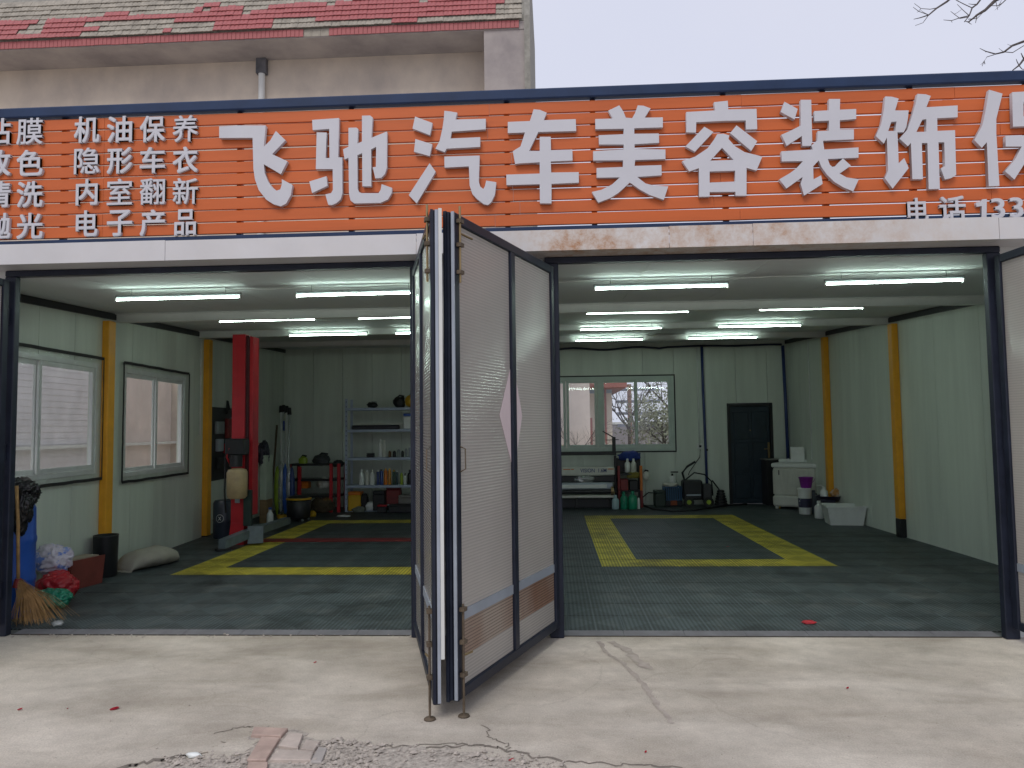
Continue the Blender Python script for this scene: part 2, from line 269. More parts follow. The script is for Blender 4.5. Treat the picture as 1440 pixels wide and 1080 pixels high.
# ------------------------------------------------------------------ mesh builder
class MB:
    def __init__(s): s.v = []; s.f = []; s.sm = []
    def add(s, vs, fs, smooth=False):
        o = len(s.v); s.v += [tuple(x) for x in vs]; s.f += [tuple(i+o for i in q) for q in fs]; s.sm += [smooth]*len(fs); return s
    def box(s, x0, x1, y0, y1, z0, z1, M=None):
        v = [Vector(p) for p in ((x0,y0,z0),(x1,y0,z0),(x1,y1,z0),(x0,y1,z0),(x0,y0,z1),(x1,y0,z1),(x1,y1,z1),(x0,y1,z1))]
        if M: v = [M @ p for p in v]
        return s.add(v, [(0,3,2,1),(4,5,6,7),(0,1,5,4),(1,2,6,5),(2,3,7,6),(3,0,4,7)])
    def bev(s, x0, x1, y0, y1, z0, z1, r=.01, M=None):           # box with softened vertical and top edges
        out = [(x0+r,y0),(x1-r,y0),(x1,y0+r),(x1,y1-r),(x1-r,y1),(x0+r,y1),(x0,y1-r),(x0,y0+r)]
        cx, cy = (x0+x1)/2, (y0+y1)/2
        def ring(z, k): return [Vector((cx+(x-cx)*(1-k/max(.001,(x1-x0)/2)), cy+(y-cy)*(1-k/max(.001,(y1-y0)/2)), z)) for x, y in out]
        v = ring(z0, r*.7)+ring(z0+r, 0)+ring(z1-r, 0)+ring(z1, r*.7)
        if M: v = [M @ p for p in v]
        f = [tuple(range(7,-1,-1)), tuple(range(24,32))]
        for k in range(3):
            for i in range(8): f.append((k*8+i, k*8+(i+1)%8, k*8+8+(i+1)%8, k*8+8+i))
        return s.add(v, f)
    def cyl(s, a, b, r0, r1=None, n=10, cap=True, smooth=True):
        a = Vector(a); b = Vector(b); r1 = r0 if r1 is None else r1
        d = (b-a).normalized(); p = d.orthogonal().normalized(); q = d.cross(p)
        v = [a+(p*math.cos(2*math.pi*i/n)+q*math.sin(2*math.pi*i/n))*r0 for i in range(n)]+[b+(p*math.cos(2*math.pi*i/n)+q*math.sin(2*math.pi*i/n))*r1 for i in range(n)]
        s.add(v, [(i, (i+1)%n, n+(i+1)%n, n+i) for i in range(n)], smooth)
        if cap: s.add(v, [tuple(range(n-1,-1,-1)), tuple(range(n, 2*n))])
        return s
    def tube(s, pts, r, n=8):
        pts = [Vector(p) for p in pts]; rr = r if isinstance(r, (list, tuple)) else [r]*len(pts); rings = []
        for i, p in enumerate(pts):
            d = (pts[min(i+1, len(pts)-1)]-pts[max(i-1, 0)]).normalized()
            a = d.cross(Vector((.31, .2, .93))).normalized(); b = d.cross(a)
            rings += [p+(a*math.cos(2*math.pi*k/n)+b*math.sin(2*math.pi*k/n))*rr[i] for k in range(n)]
        f = [(i*n+k, i*n+(k+1)%n, (i+1)*n+(k+1)%n, (i+1)*n+k) for i in range(len(pts)-1) for k in range(n)]
        f += [tuple(range(n-1,-1,-1)), tuple(range((len(pts)-1)*n, len(pts)*n))]
        return s.add(rings, f, True)
    def lathe(s, c, prof, n=16, smooth=True, sx=1, sy=1):
        c = Vector(c); v = []
        for r, z in prof: v += [c+Vector((r*sx*math.cos(2*math.pi*i/n), r*sy*math.sin(2*math.pi*i/n), z)) for i in range(n)]
        f = [(k*n+i, k*n+(i+1)%n, (k+1)*n+(i+1)%n, (k+1)*n+i) for k in range(len(prof)-1) for i in range(n)]
        s.add(v, f, smooth); m = (len(prof)-1)*n
        return s.add(v, [tuple(range(n-1,-1,-1)), tuple(range(m, m+n))])
    def prism(s, poly, a, b, ax='y'):                              # polygon in the other two axes, run along ax from a to b
        def P(u, v, w): return {'y': (u, w, v), 'x': (w, u, v), 'z': (u, v, w)}[ax]
        n = len(poly); v = [P(*p, a) for p in poly]+[P(*p, b) for p in poly]
        return s.add(v, [tuple(range(n)), tuple(range(2*n-1, n-1, -1))]+[(i, n+i, n+(i+1)%n, (i+1)%n) for i in range(n)])
    def blob(s, c, rx, ry, rz, amp=.15, fr=2.5, seed=0, sub=3, flat=None):
        bm = bmesh.new(); bmesh.ops.create_icosphere(bm, subdivisions=sub, radius=1)
        c = Vector(c); v = []
        for q in bm.verts:
            p = q.co; k = 1+amp*noise.noise(p*fr+Vector((seed*7.3, seed*3.1, 0)))+amp*.5*noise.noise(p*fr*2.7+Vector((0, seed*5.1, 3)))
            t = Vector((p.x*rx*k, p.y*ry*k, p.z*rz*k))+c
            if flat is not None and t.z < flat: t.z = flat+.002*random.random()
            v.append(t)
        f = [tuple(x.index for x in q.verts) for q in bm.faces]; bm.free()
        return s.add(v, f, True)
    def crumple(s, c, rx, ry, rz, seed=0, flat=None, k=.3):          # creased plastic: ridged folds, faceted
        bm = bmesh.new(); bmesh.ops.create_icosphere(bm, subdivisions=5, radius=1); c = Vector(c); v = []
        o = Vector((seed*4.7, seed*2.3, seed))
        for q in bm.verts:
            p = q.co; w_ = p+Vector((noise.noise(p*1.5+o), noise.noise(p*1.5+o*2), noise.noise(p*1.5-o)))*.45
            f_ = 1+.22*noise.noise(p*1.3+o)+k*(.28-abs(noise.noise(w_*2.4+o)))+k*.45*(.25-abs(noise.noise(w_*5.5-o)))
            t = Vector((p.x*rx*f_, p.y*ry*f_, p.z*rz*f_))+c
            if flat is not None and t.z < flat: t.z = flat+.001
            v.append(t)
        f = [tuple(x.index for x in q.verts) for q in bm.faces]; bm.free(); return s.add(v, f, True)
    def build(s, name, m, parent=None, loc=None):
        me = bpy.data.meshes.new(name); me.from_pydata(s.v, [], s.f); me.materials.append(m)
        me.polygons.foreach_set('use_smooth', s.sm)
        bm = bmesh.new(); bm.from_mesh(me); bmesh.ops.recalc_face_normals(bm, faces=bm.faces[:]); bm.to_mesh(me); bm.free()
        o = bpy.data.objects.new(name, me); COL.objects.link(o)
        if loc: o.location = loc
        if parent: o.parent = parent
        return o
def tag(o, label=None, cat=None, group=None, kind=None):
    for k, v in (('label', label), ('category', cat), ('group', group), ('kind', kind)):
        if v: o[k] = v
    return o
def thing(name, loc, label, cat, group=None, rz=0):
    o = bpy.data.objects.new(name, None); COL.objects.link(o); o.location = loc; o.rotation_euler.z = rz; o.empty_display_size = .1
    return tag(o, label, cat, group)
def obj(name, me, parent=None):
    o = bpy.data.objects.new(name, me); COL.objects.link(o)
    if parent: o.parent = parent
    return o
def curve_mesh(loops, depth, conv, m, name):                       # outlines with holes -> solid plate
    cu = bpy.data.curves.new('c', 'CURVE'); cu.dimensions = '2D'; cu.fill_mode = 'BOTH'; cu.extrude = depth/2
    for lp in loops:
        sp = cu.splines.new('POLY'); sp.points.add(len(lp)-1); sp.use_cyclic_u = True
        for q, (x, y) in zip(sp.points, lp): q.co = (x, y, 0, 1)
    return curve_to_mesh(cu, conv, m, name)
def curve_to_mesh(cu, conv, m, name):
    o = bpy.data.objects.new('c', cu); COL.objects.link(o)
    dg = bpy.context.evaluated_depsgraph_get(); me = bpy.data.meshes.new_from_object(o.evaluated_get(dg)); me.name = name
    bpy.data.objects.remove(o); bpy.data.curves.remove(cu)
    if conv: 
        for v in me.vertices: v.co = conv(v.co)
    me.materials.clear(); me.materials.append(m)
    return me
def glyph(ch, bold=.0, depth=.04):
    cu = bpy.data.curves.new('t', 'FONT'); cu.body = ch; cu.size = 1; cu.offset = bold; cu.extrude = depth/2
    return cu

def bp(mb, name, m, parent):                                       # world coordinates -> part of a thing that stands unrotated
    o = mb.build(name, m, parent)
    l = parent.location
    if l.length: o.data.transform(Matrix.Translation(-l))
    return o
def sub(mb, name, m, part):                                        # sub-part of a part built by bp
    o = mb.build(name, m, part); l = part.parent.location if part.parent else Vector()
    if l.length: o.data.transform(Matrix.Translation(-l))
    return o

# ================================================================== ground
def struct(o): o['kind'] = 'structure'; return o
ground = struct(MB().add([(-400,-300,0),(400,-300,0),(400,400,0),(-400,400,0)], [(0,1,2,3)]).build('ground', conc))
def strip(pts, wd, z, name, m):
    v = []; f = []
    for i, p in enumerate(pts):
        p = Vector(p); d = (Vector(pts[min(i+1, len(pts)-1)])-Vector(pts[max(i-1, 0)])).normalized(); n = Vector((-d.y, d.x, 0))
        ww = wd*(.6+.8*random.random())
        v += [(p.x+n.x*ww, p.y+n.y*ww, z), (p.x-n.x*ww, p.y-n.y*ww, z)]
    for i in range(len(pts)-1): f.append((2*i, 2*i+1, 2*i+3, 2*i+2))
    return MB().add(v, f).build(name, m, ground)
def dens(px, k=6, j=.012):
    out = []
    for a, b in zip(px[:-1], px[1:]):
        for t in range(k):
            g = G(a[0]+(b[0]-a[0])*t/k, a[1]+(b[1]-a[1])*t/k); out.append((g.x+random.uniform(-j, j), g.y+random.uniform(-j, j), 0))
    g = G(*px[-1]); out.append((g.x, g.y, 0)); return out
strip(dens([(842,902),(856,920),(880,936),(905,962),(918,984),(934,1004),(946,1018)]), .016, .003, 'damp_stain', stripm)
strip(dens([(858,903),(884,916),(902,932),(912,941)]), .035, .003, 'damp_stain', stripm)
crackm = mat('crack', (.19, .165, .14), .95, var=.4, scale=20)
strip(dens([(540,1050),(600,1052),(660,1049),(700,1052),(760,1066),(830,1074),(900,1076),(960,1080)], 8, .02), .007, .002, 'crack', crackm)
strip(dens([(300,1032),(340,1022),(356,1022)], 8, .012), .005, .002, 'crack', crackm)
strip(dens([(150,1086),(200,1074),(250,1066),(285,1060),(330,1072)], 8, .025), .014, .002, 'crack', crackm)
strip(dens([(560,1050),(640,1046),(690,1049)], 8, .02), .004, .0025, 'crack', crackm)
strip(dens([(680,1020),(690,1036),(710,1046),(716,1058)], 6, .02), .003, .0025, 'crack', crackm)
# broken edge of the slab: bare bed, brick pavers and rubble
def patch(px, z, name, m):
    pts = dens(px+[px[0]], 5, .03)[:-1]
    cu = curve_mesh([[(p[0], p[1]) for p in pts]], .002, lambda c: Vector((c.x, c.y, z+c.z)), m, name)
    return obj(name, cu, ground)
patch([(350,1030),(372,1024),(408,1026),(455,1040),(500,1050),(560,1052),(640,1056),(700,1066),(760,1084),(700,1110),(400,1112),(150,1100),(230,1076),(285,1066),(330,1060)], .002, 'broken_bed', gravm)
patch([(296,1052),(330,1040),(362,1042),(352,1058),(322,1068),(285,1064)], .0042, 'loose_concrete', conc)
def brick(px, m, h=.016):
    c = [G(*p) for p in px]; v = [(p.x, p.y, .001) for p in c]+[(p.x, p.y, h) for p in c]
    cen = sum(c, Vector())/4
    v += [(cen.x+(p.x-cen.x)*.95, cen.y+(p.y-cen.y)*.95, h+.004) for p in c]
    return MB().add(v, [(0,1,5,4),(1,2,6,5),(2,3,7,6),(3,0,4,7),(4,5,9,8),(5,6,10,9),(6,7,11,10),(7,4,8,11),(8,9,10,11)]).build('brick', m, ground)
brick([(353,1038),(395,1040),(405,1029),(357,1027)], brickm)
brick([(347,1074),(374,1074),(394,1042),(368,1040)], brickm)
brick([(392,1053),(419,1057),(426,1037),(407,1034)], brickn)
brick([(379,1073),(437,1074),(441,1061),(389,1059)], brickn)
brick([(423,1058),(442,1060),(450,1048),(430,1046)], brickn)
brick([(436,1076),(452,1076),(460,1056),(448,1054)], mat('grey_brick', (.36,.33,.31), .9, var=.2, scale=7), .012)
brick([(345,1098),(373,1098),(377,1077),(349,1077)], brickm)
def rub(n, fn, s0, s1, name, label):
    mb = MB()
    for _ in range(n):
        px, py = fn(); g = G(px, py); s = random.uniform(s0, s1)*(1 if random.random() < .85 else 2)
        vs = [(g.x+s*x*random.uniform(.6,1.2), g.y+s*y*random.uniform(.6,1.2), max(.001, s*.55+s*z*.6)) for x, y, z in ((1,0,0),(0,1,0),(-1,0,0),(0,-1,0),(.2,.1,1),(0,0,-1))]
        mb.add(vs, [(0,1,4),(1,2,4),(2,3,4),(3,0,4),(1,0,5),(2,1,5),(3,2,5),(0,3,5)])
    o = mb.build(name, gravm); return tag(o, label, 'gravel', kind='stuff')
def rf():
    t = random.random()
    if t < .65: x = random.gauss(480, 35); return (x, random.uniform(1040+abs(x-470)*.12, 1085))
    if t < .82: x = random.uniform(230, 350); return (x, random.gauss(1072, 5))
    x = random.uniform(520, 800); return (x, 1052+(x-540)*.08+random.gauss(6, 6))
rub(1500, rf, .003, .011, 'gravel', 'loose grey gravel and crumbled concrete around the brick patch')
rub(260, lambda: (random.uniform(10, 580), random.uniform(893, 897)), .002, .008, 'gutter_grit', 'brown grit lying along the left doorway threshold')
rub(130, lambda: (random.uniform(0, 1440), random.uniform(900, 1080)), .0015, .004, 'scattered_grit', 'tiny dark specks of grit scattered over the forecourt')
for i, (px, py, s) in enumerate(((161,997,.022),(28,998,.012),(443,932,.010),(95,997,.006),(719,1069,.012),(908,1058,.006),(1192,968,.008),(1022,769,.03))):
    z = .012 if py < 890 else .003
    g = G(px, py, z); a = random.random()*3; pl = []
    for k in range(9):
        t = 2*math.pi*k/9; r = s*(1+.3*math.sin(2*t+a)); pl.append((g.x+r*math.cos(t), g.y+r*.8*math.sin(t), z+.004*(1+math.sin(t+a))))
    mb = MB().add(pl+[(g.x, g.y, z)], [(k, (k+1)%9, 9) for k in range(9)]+[(9, (k+1)%9, k) for k in range(9)])
    o = mb.build('petal', petal)
    tag(o, ['largest red petal on the forecourt at the left', 'red petal on concrete near the left picture edge', 'red petal on concrete below the left bay', 'tiny red scrap between the two left petals', 'red scrap in the crack at the bottom centre', 'tiny red scrap at the bottom right of centre', 'tiny red scrap on the right forecourt', 'small red scrap on the front of the right yellow box'][i], 'petal', 'red petals on the ground')
g = G(1137, 877, .014)
tag(MB().blob((g.x, g.y, g.z+.012), .055, .03, .014, .5, 2, 4, 3).build('red_scrap', redbagm), 'crumpled bright red scrap just inside the right bay threshold', 'litter')
g = G(817/3+0, 1075); g = G(272, 1065); 
tag(MB().blob((g.x, g.y, .012), .04, .02, .014, .4, 2, 9, 2, 0).build('crushed_pack', whitep), 'crushed white pack beside the broken slab', 'litter')

# ================================================================== garage floor of interlocking tiles
T = .44; TX0, TY0 = .54-13*T, .12
floor = MB().add([(-5.9,.0,.002),(5.2,.0,.002),(5.2,9.6,.002),(-5.9,9.6,.002)], [(0,1,2,3)]).build('garage_floor', mat('slab', (.10,.11,.11), .9)); struct(floor)
def tile_mesh(m):
    h = T/2-.0014; r = .004; z = .010
    vs = [(-h,-h,0),(h,-h,0),(h,h,0),(-h,h,0),(-h,-h,z-.002),(h,-h,z-.002),(h,h,z-.002),(-h,h,z-.002),(-h+r,-h+r,z),(h-r,-h+r,z),(h-r,h-r,z),(-h+r,h-r,z)]
    o = MB().add(vs, [(0,1,5,4),(1,2,6,5),(2,3,7,6),(3,0,4,7),(4,5,9,8),(5,6,10,9),(6,7,11,10),(7,4,8,11),(8,9,10,11)])
    me = bpy.data.meshes.new('tile'); me.from_pydata(o.v, [], o.f); me.materials.append(m); return me
tm_g, tm_y = tile_mesh(tilem), tile_mesh(yline)
def colr(i, j):
    a = i-13; b = i-2                                             # right box columns 13.., left box columns 2..
    if 0 <= a <= 5 and 6 <= j <= 16 and (a in (0, 5) or j in (6, 16)): return 1
    if 0 <= b <= 6 and 5 <= j <= 15 and (b in (0, 6) or j in (5, 15)): return 1
    return 0
cells = []
for i in range(0, 23):
    for j in range(21):
        x, y = TX0+(i+.5)*T, TY0+(j+.5)*T
        if x-T/2 < xl(y)-.2 or x+T/2 > xr(y)+.3: continue
        cells.append((j, abs(i-11), i, x, y))
cells.sort(key=lambda c: c[0]-(3 if colr(c[2], c[0]) else 0))
rest = {0: MB(), 1: MB()}
for n, (j, _, i, x, y) in enumerate(cells):
    y_ = colr(i, j); z = .004+random.uniform(-.0006, .0006)
    if n < 300:
        o = obj('tile', tm_y if y_ else tm_g, floor); o.location = (x, y, z)
    else:
        me = tm_y if y_ else tm_g
        rest[y_].add([Vector(v.co)+Vector((x, y, z)) for v in me.vertices], [tuple(p.vertices) for p in me.polygons])
# the far rows: origin kept on the tile lattice so the perforation runs on
for k, m, nm in ((0, tilem, 'far_tiles'), (1, yline, 'far_yellow_tiles')):
    if rest[k].v:
        off = Vector((TX0+.5*T, TY0+.5*T, 0)); rest[k].v = [tuple(Vector(v)-off) for v in rest[k].v]
        o = rest[k].build(nm, m, floor); o.location = off; o['kind'] = 'stuff'
mb = MB()
for (a, b) in ((-4.36, -1.10), (.06, 3.32)):                      # rubber ramp along each threshold
    n = 7; L_ = (b-a)/n
    for k in range(n):
        e = MB().prism([(.003, .003), (.118, .013), (.118, .003)], a+k*L_+.002, a+(k+1)*L_-.002, 'x')
        e.build('edge_ramp', thresh, floor)
for px in (876, 912):
    pass
red_l = G(365, 762); 
tag(MB().bev(-4.25, -1.5, red_l.y-.12, red_l.y+.13, .012, .03, .006).build('lift_cross_plate', mat('red_plate', (.19,.015,.015), .55, var=.3, scale=5)), 'flat red steel plate lying across the left yellow box', 'floor plate')

# ================================================================== walls of sandwich panels
def wall(name, p0, dirv, length, nin, top, holes, pw=1.0, th=.06):
    """p0 base start, dirv unit along, nin unit pointing into the room; holes (u0,u1,z0,z1)"""
    p0 = Vector(p0); d = Vector(dirv); n = Vector(nin)
    def cells(u0, u1, ztop):
        us = sorted({u0, u1, *[min(max(h[0], u0), u1) for h in holes], *[min(max(h[1], u0), u1) for h in holes]})
        out = []
        for a, b in zip(us[:-1], us[1:]):
            if b-a < 1e-4: continue
            zs = [(0.0, None)]; seg = [(0., None)]
            hs = [h for h in holes if h[0] <= a+1e-5 and h[1] >= b-1e-5]
            if not hs: out.append((a, b, 0, None)); continue
            h = hs[0]; 
            if h[2] > .01: out.append((a, b, 0, h[2]))
            out.append((a, b, h[3], None))
        return out
    def slab(mb, a, b, z0, z1, o0, o1):
        za, zb = (top(a), top(b)) if z1 is None else (z1, z1)
        q = lambda u, o, z: p0+d*u+n*o+Vector((0, 0, z))
        v = [q(a,o0,z0), q(b,o0,z0), q(b,o1,z0), q(a,o1,z0), q(a,o0,za), q(b,o0,zb), q(b,o1,zb), q(a,o1,za)]
        mb.add(v, [(0,3,2,1),(4,5,6,7),(0,1,5,4),(1,2,6,5),(2,3,7,6),(3,0,4,7)])
    mb = MB()
    for a, b, z0, z1 in cells(0, length, None): slab(mb, a, b, z0, z1, -th-.05, -th)
    root = struct(mb.build(name, wpanel))
    u = 0
    while u < length-.01:
        e = min(length, u+pw); m2 = MB()
        for a, b, z0, z1 in cells(u+.0035, e-.0035, None): slab(m2, a, b, z0, z1, -th+.001, 0)
        m2.build('panel', wpanel, root); u = e
    return root
# left wall: along +Y
dl = Vector((XLS, 1, 0)); ll = dl.length; dl.normalize(); nl = Vector((dl.y, -dl.x, 0))
def uL(p): return (p.y)/dl.y
w1a, w1b, w2a, w2b = LW(30,487), LW(140,672), LW(174,520), LW(262,660)
W1 = (uL(w1a)-.75, uL(w1b)-.07, 1.15, 2.40); W2 = (uL(w2a)+.0, uL(w2b)-.08, 1.07, 2.40)
wall('wall_left', (XL0, 0, 0), dl, 9.55, nl, lambda u: ceil(u*dl.y)+.05, [W1, W2], .62)
dr = Vector((XRS, 1, 0)).normalized(); nr = Vector((-dr.y, dr.x, 0))
wall('wall_right', (XR0, 0, 0), dr, 9.55, nr, lambda u: ceil(u)+.05, [], .98)
bx0 = xl(YB)
BW = (W(742,530,YB).x-bx0, W(947,530,YB).x-bx0, 1.10, 2.645)
D0, D1 = W(1024,640,YB).x, W(1088,640,YB).x
wall('wall_back', (bx0, YB, 0), (1,0,0), xr(YB)-bx0, (0,-1,0), lambda u: ceil(YB)+.05, [BW, (D0-bx0, D1-bx0, 0, 2.06)], .63)
# front wall: piers beside and between the bays, band over the doors
fm = MB()
fwall = struct(MB().box(-5.2,-4.47,.0,.08,0,3.05).build('front_wall', white))
for nm, a in (('pier', (-1.02,-.05)), ('pier', (3.43,5.15))): MB().box(a[0], a[1], .0, .08, 0, 3.05).build(nm, white, fwall)
MB().box(-4.469, -1.021, .012, .08, 2.952, 3.05).build('lintel', white, fwall); MB().box(-.049, 3.429, .012, .08, 2.952, 3.05).build('lintel', white, fwall)
# ceiling
cl = struct(MB().add([(-5.9,-.02,ceil(-.02)+.06),(5.2,-.02,ceil(-.02)+.06),(5.2,9.62,ceil(9.62)+.06),(-5.9,9.62,ceil(9.62)+.06),(-5.9,-.02,ceil(-.02)+.12),(5.2,-.02,ceil(-.02)+.12),(5.2,9.62,ceil(9.62)+.12),(-5.9,9.62,ceil(9.62)+.12)], [(0,3,2,1),(4,5,6,7),(0,1,5,4),(1,2,6,5),(2,3,7,6),(3,0,4,7)]).build('ceiling', cpanel))
x = -5.85
while x < 5.1:
    a, b = x+.002, min(5.12, x+.95)-.002; y0, y1 = .082, 9.5
    MB().add([(a,y0,ceil(y0)),(b,y0,ceil(y0)),(b,y1,ceil(y1)),(a,y1,ceil(y1)),(a,y0,ceil(y0)+.058),(b,y0,ceil(y0)+.058),(b,y1,ceil(y1)+.058),(a,y1,ceil(y1)+.058)], [(0,3,2,1),(4,5,6,7),(0,1,5,4),(1,2,6,5),(2,3,7,6),(3,0,4,7)]).build('ceiling_panel', cpanel, cl)
    x += .95
# dark angle trim where walls meet the ceiling
def trim(side):
    f_ = xl if side < 0 else xr; s = 1 if side < 0 else -1; v = []
    for y in (.09, 9.47):
        x0 = f_(y)+s*.002; z = ceil(y)-.002
        v += [(x0, y, z-.075), (x0+s*.03, y, z-.075), (x0+s*.03, y, z), (x0, y, z)]
    return MB().add(v, [(0,1,2,3),(4,7,6,5),(0,4,5,1),(1,5,6,2),(2,6,7,3),(3,7,4,0)])
tag(trim(-1).build('angle_trim', black), 'dark angle strip along the top of the left wall', 'trim')
tag(trim(1).build('angle_trim', black), 'dark angle strip along the top of the right wall', 'trim')
# beams and yellow columns
for k, (y, nm) in enumerate(((2.65,'nearest'), (5.05,'middle'), (7.36,'farthest'))):
    a, b = xl(y)+.02, xr(y)-.02; z = ceil(y)-.004
    t = thing('ceiling_beam', (0, y, z-.1), 'white steel ceiling beam across both bays, %s of three' % nm, 'beam', 'white ceiling beams')
    bp(MB().box(a, b, y-.05, y+.05, z-.008, z), 'flange', white, t); bp(MB().box(a, b, y-.012, y+.012, z-.092, z-.0085), 'web', white, t); bp(MB().box(a, b, y-.05, y+.05, z-.1, z-.0925), 'flange', white, t)
def column(p, s, label, base):
    y = p.y; x0 = xl(y)+.003 if s > 0 else xr(y)-.003; z = ceil(y)-.11
    t = thing('steel_column', (x0, y, 0), label, 'column', 'yellow steel columns')
    a, b = sorted((x0, x0+s*.09))
    bp(MB().bev(a, b, y-.065, y+.065, base+.001, z, .008), 'shaft', yellowp, t)
    if base: bp(MB().bev(a-.001, b+.001, y-.066, y+.066, .014, base, .008), 'painted_base', black, t)
    bp(MB().box(a-.003, b+.02, y-.08, y+.08, z+.001, z+.008), 'cap_plate', white, t)
column(LW(143,700), 1, 'yellow column between the two plastic-covered windows', .016)
column(LW(286,700), 1, 'yellow column between far left window and red lift post', .016)
column(RW(1168,600), -1, 'farther yellow column on right wall behind the white tub', .016)
column(RW(1266,600), -1, 'nearer yellow column with black base on right wall', .27)

# ================================================================== door frames
fr = thing('door_frame', (0, -.03, 0), 'dark navy steel frame round both garage bays', 'door frame')
for a, b in ((-4.46,-4.368), (-1.112,-1.03), (-.042,.066), (3.322,3.425)):
    bp(MB().bev(a, b, -.065, -.001, .002, 2.895, .006), 'post', navy, fr)
bp(MB().bev(-4.46, -1.03, -.065, -.001, 2.896, 2.944, .006), 'header', navy, fr); bp(MB().bev(-.042, 3.425, -.065, -.001, 2.896, 2.944, .006), 'header', navy, fr)

def leaf(hx, hy, ex, ey, label, side, paperd=False, lw=1.66):
    """side: +1 when the face to the left of hinge->end is the one we see"""
    d = Vector((ex-hx, ey-hy, 0)).normalized(); ang = math.atan2(d.y, d.x)
    t = thing('door_leaf', (hx, hy, 0), label, 'door', 'glazed folding door leaves', ang)
    z0, z1, th, b = .09, 2.86, .044, .06
    L0 = .03; P = lambda mb, n, m, par=t: mb.build(n, m, par)
    P(MB().bev(L0, L0+b, -th/2, th/2, z0, z1, .005), 'stile', navy); P(MB().bev(lw-b, lw, -th/2, th/2, z0, z1, .005), 'stile', navy)
    P(MB().bev(L0+b+.001, lw-b-.001, -th/2, th/2, z1-b, z1-.001, .005), 'rail', navy); P(MB().bev(L0+b+.001, lw-b-.001, -th/2, th/2, z0+.001, z0+b, .005), 'rail', navy)
    mid = (L0+lw)/2-.02; P(MB().bev(mid-.035, mid+.035, -th/2-.002, th/2+.002, z0+b+.001, z1-b-.001, .005), 'mullion', navy)
    for a, c in ((L0+b+.002, mid-.037), (mid+.037, lw-b-.002)):
        P(MB().box(a, c, -.005, .005, .575, z1-b-.002), 'pane', poly)
        P(MB().box(a, c, -.012, .012, .515, .574), 'glazing_bar', alu)
        P(MB().box(a, c, -.005, .005, .31, .514), 'pane', polyb if paperd else poly)  # polyb carries the painted brown reflection
        P(MB().box(a, c, -.0049, .0049, z0+b+.002, .309), 'pane', poly)
    # free edge: two aluminium channels and a pale rubber seal
    P(MB().box(lw+.001, lw+.012, -th/2, -.006, z0+.01, z1), 'edge_channel', navy); P(MB().box(lw+.001, lw+.010, .004, th/2, z0+.01, z1), 'edge_channel', alu)
    s = side
    P(MB().box(lw-.018, lw+.022, *(sorted((-s*(th/2+.001), -s*(th/2+.02)))), z0+.25 if not paperd else z0, z1+.005), 'seal_strip', white if not paperd else navy)
    yb = s*(th/2+.014)
    bo = MB().cyl((lw-.04, yb, .012), (lw-.04, yb, .62), .007); r = P(bo, 'bolt_rod', mat('rusted_steel', (.13,.10,.07), .7, .4, var=.4, scale=20))
    for zz in (.22, .40, .58): P(MB().box(lw-.062, lw-.018, s*(th/2+.001) if s > 0 else -th/2-.03, th/2+.03 if s > 0 else -th/2-.001, zz, zz+.022), 'bolt_guide', MATS['rusted_steel'], r)
    P(MB().cyl((lw-.04, yb, .335), (lw-.12, yb+s*.015, .335), .006), 'bolt_handle', brass, r)
    P(MB().lathe((lw-.04, yb, .002), [(.012,0),(.035,.0),(.03,.008),(.008,.012)], 10), 'floor_socket', MATS['rusted_steel'], r)
    r = P(MB().cyl((lw-.04, yb, 2.45), (lw-.04, yb, 2.90), .007), 'bolt_rod', brass)
    for zz in (2.5, 2.66, 2.8): P(MB().box(lw-.062, lw-.018, s*(th/2+.001) if s > 0 else -th/2-.03, th/2+.03 if s > 0 else -th/2-.001, zz, zz+.022), 'bolt_guide', MATS['rusted_steel'], r)
    P(MB().cyl((lw-.04, yb, 2.74), (lw-.17, yb+s*.012, 2.735), .007), 'bolt_handle', brass, r)
    P(MB().tube([(lw-.045, s*(th/2), 1.36), (lw-.07, s*(th/2+.022), 1.375), (lw-.07, s*(th/2+.022), 1.49), (lw-.045, s*(th/2), 1.505)], .0045), 'pull_handle', MATS['rusted_steel'])
    for zz in (.3, 1.4, 2.5): P(MB().cyl((.012, 0, zz), (.012, 0, zz+.13), .013), 'hinge', navy)
    if paperd:
        cx, cz, rx, rz = mid+.015, 1.69, .245, .36
        for sx in (-1, 1):
            q = [(cx+sx*.04 if sx > 0 else mid-.038, 0)]
            xa = mid+.038 if sx > 0 else mid-.038; xe = mid+.215 if sx > 0 else mid-.16; hz = .31
            v = [(xa, s*.0065, cz+hz), (xe, s*.0065, cz), (xa, s*.0065, cz-hz), (xa, s*.0078, cz+hz), (xe, s*.0078, cz), (xa, s*.0078, cz-hz)]
            P(MB().add(v, [(0,1,2),(5,4,3),(0,3,4,1),(1,4,5,2),(2,5,3,0)]), 'diamond_paper', paper)
    return t
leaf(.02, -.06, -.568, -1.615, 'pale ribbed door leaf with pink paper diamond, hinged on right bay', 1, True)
leaf(-1.075, -.06, -.668, -1.63, 'narrow edge-on door leaf hinged on the left bay', -1)
leaf(3.375, -.06, 3.50, -1.7, 'cropped pale door leaf at the right picture edge', -1)
leaf(-4.415, -.06, -4.52, -1.7, 'cropped pale door leaf at the left picture edge', 1)

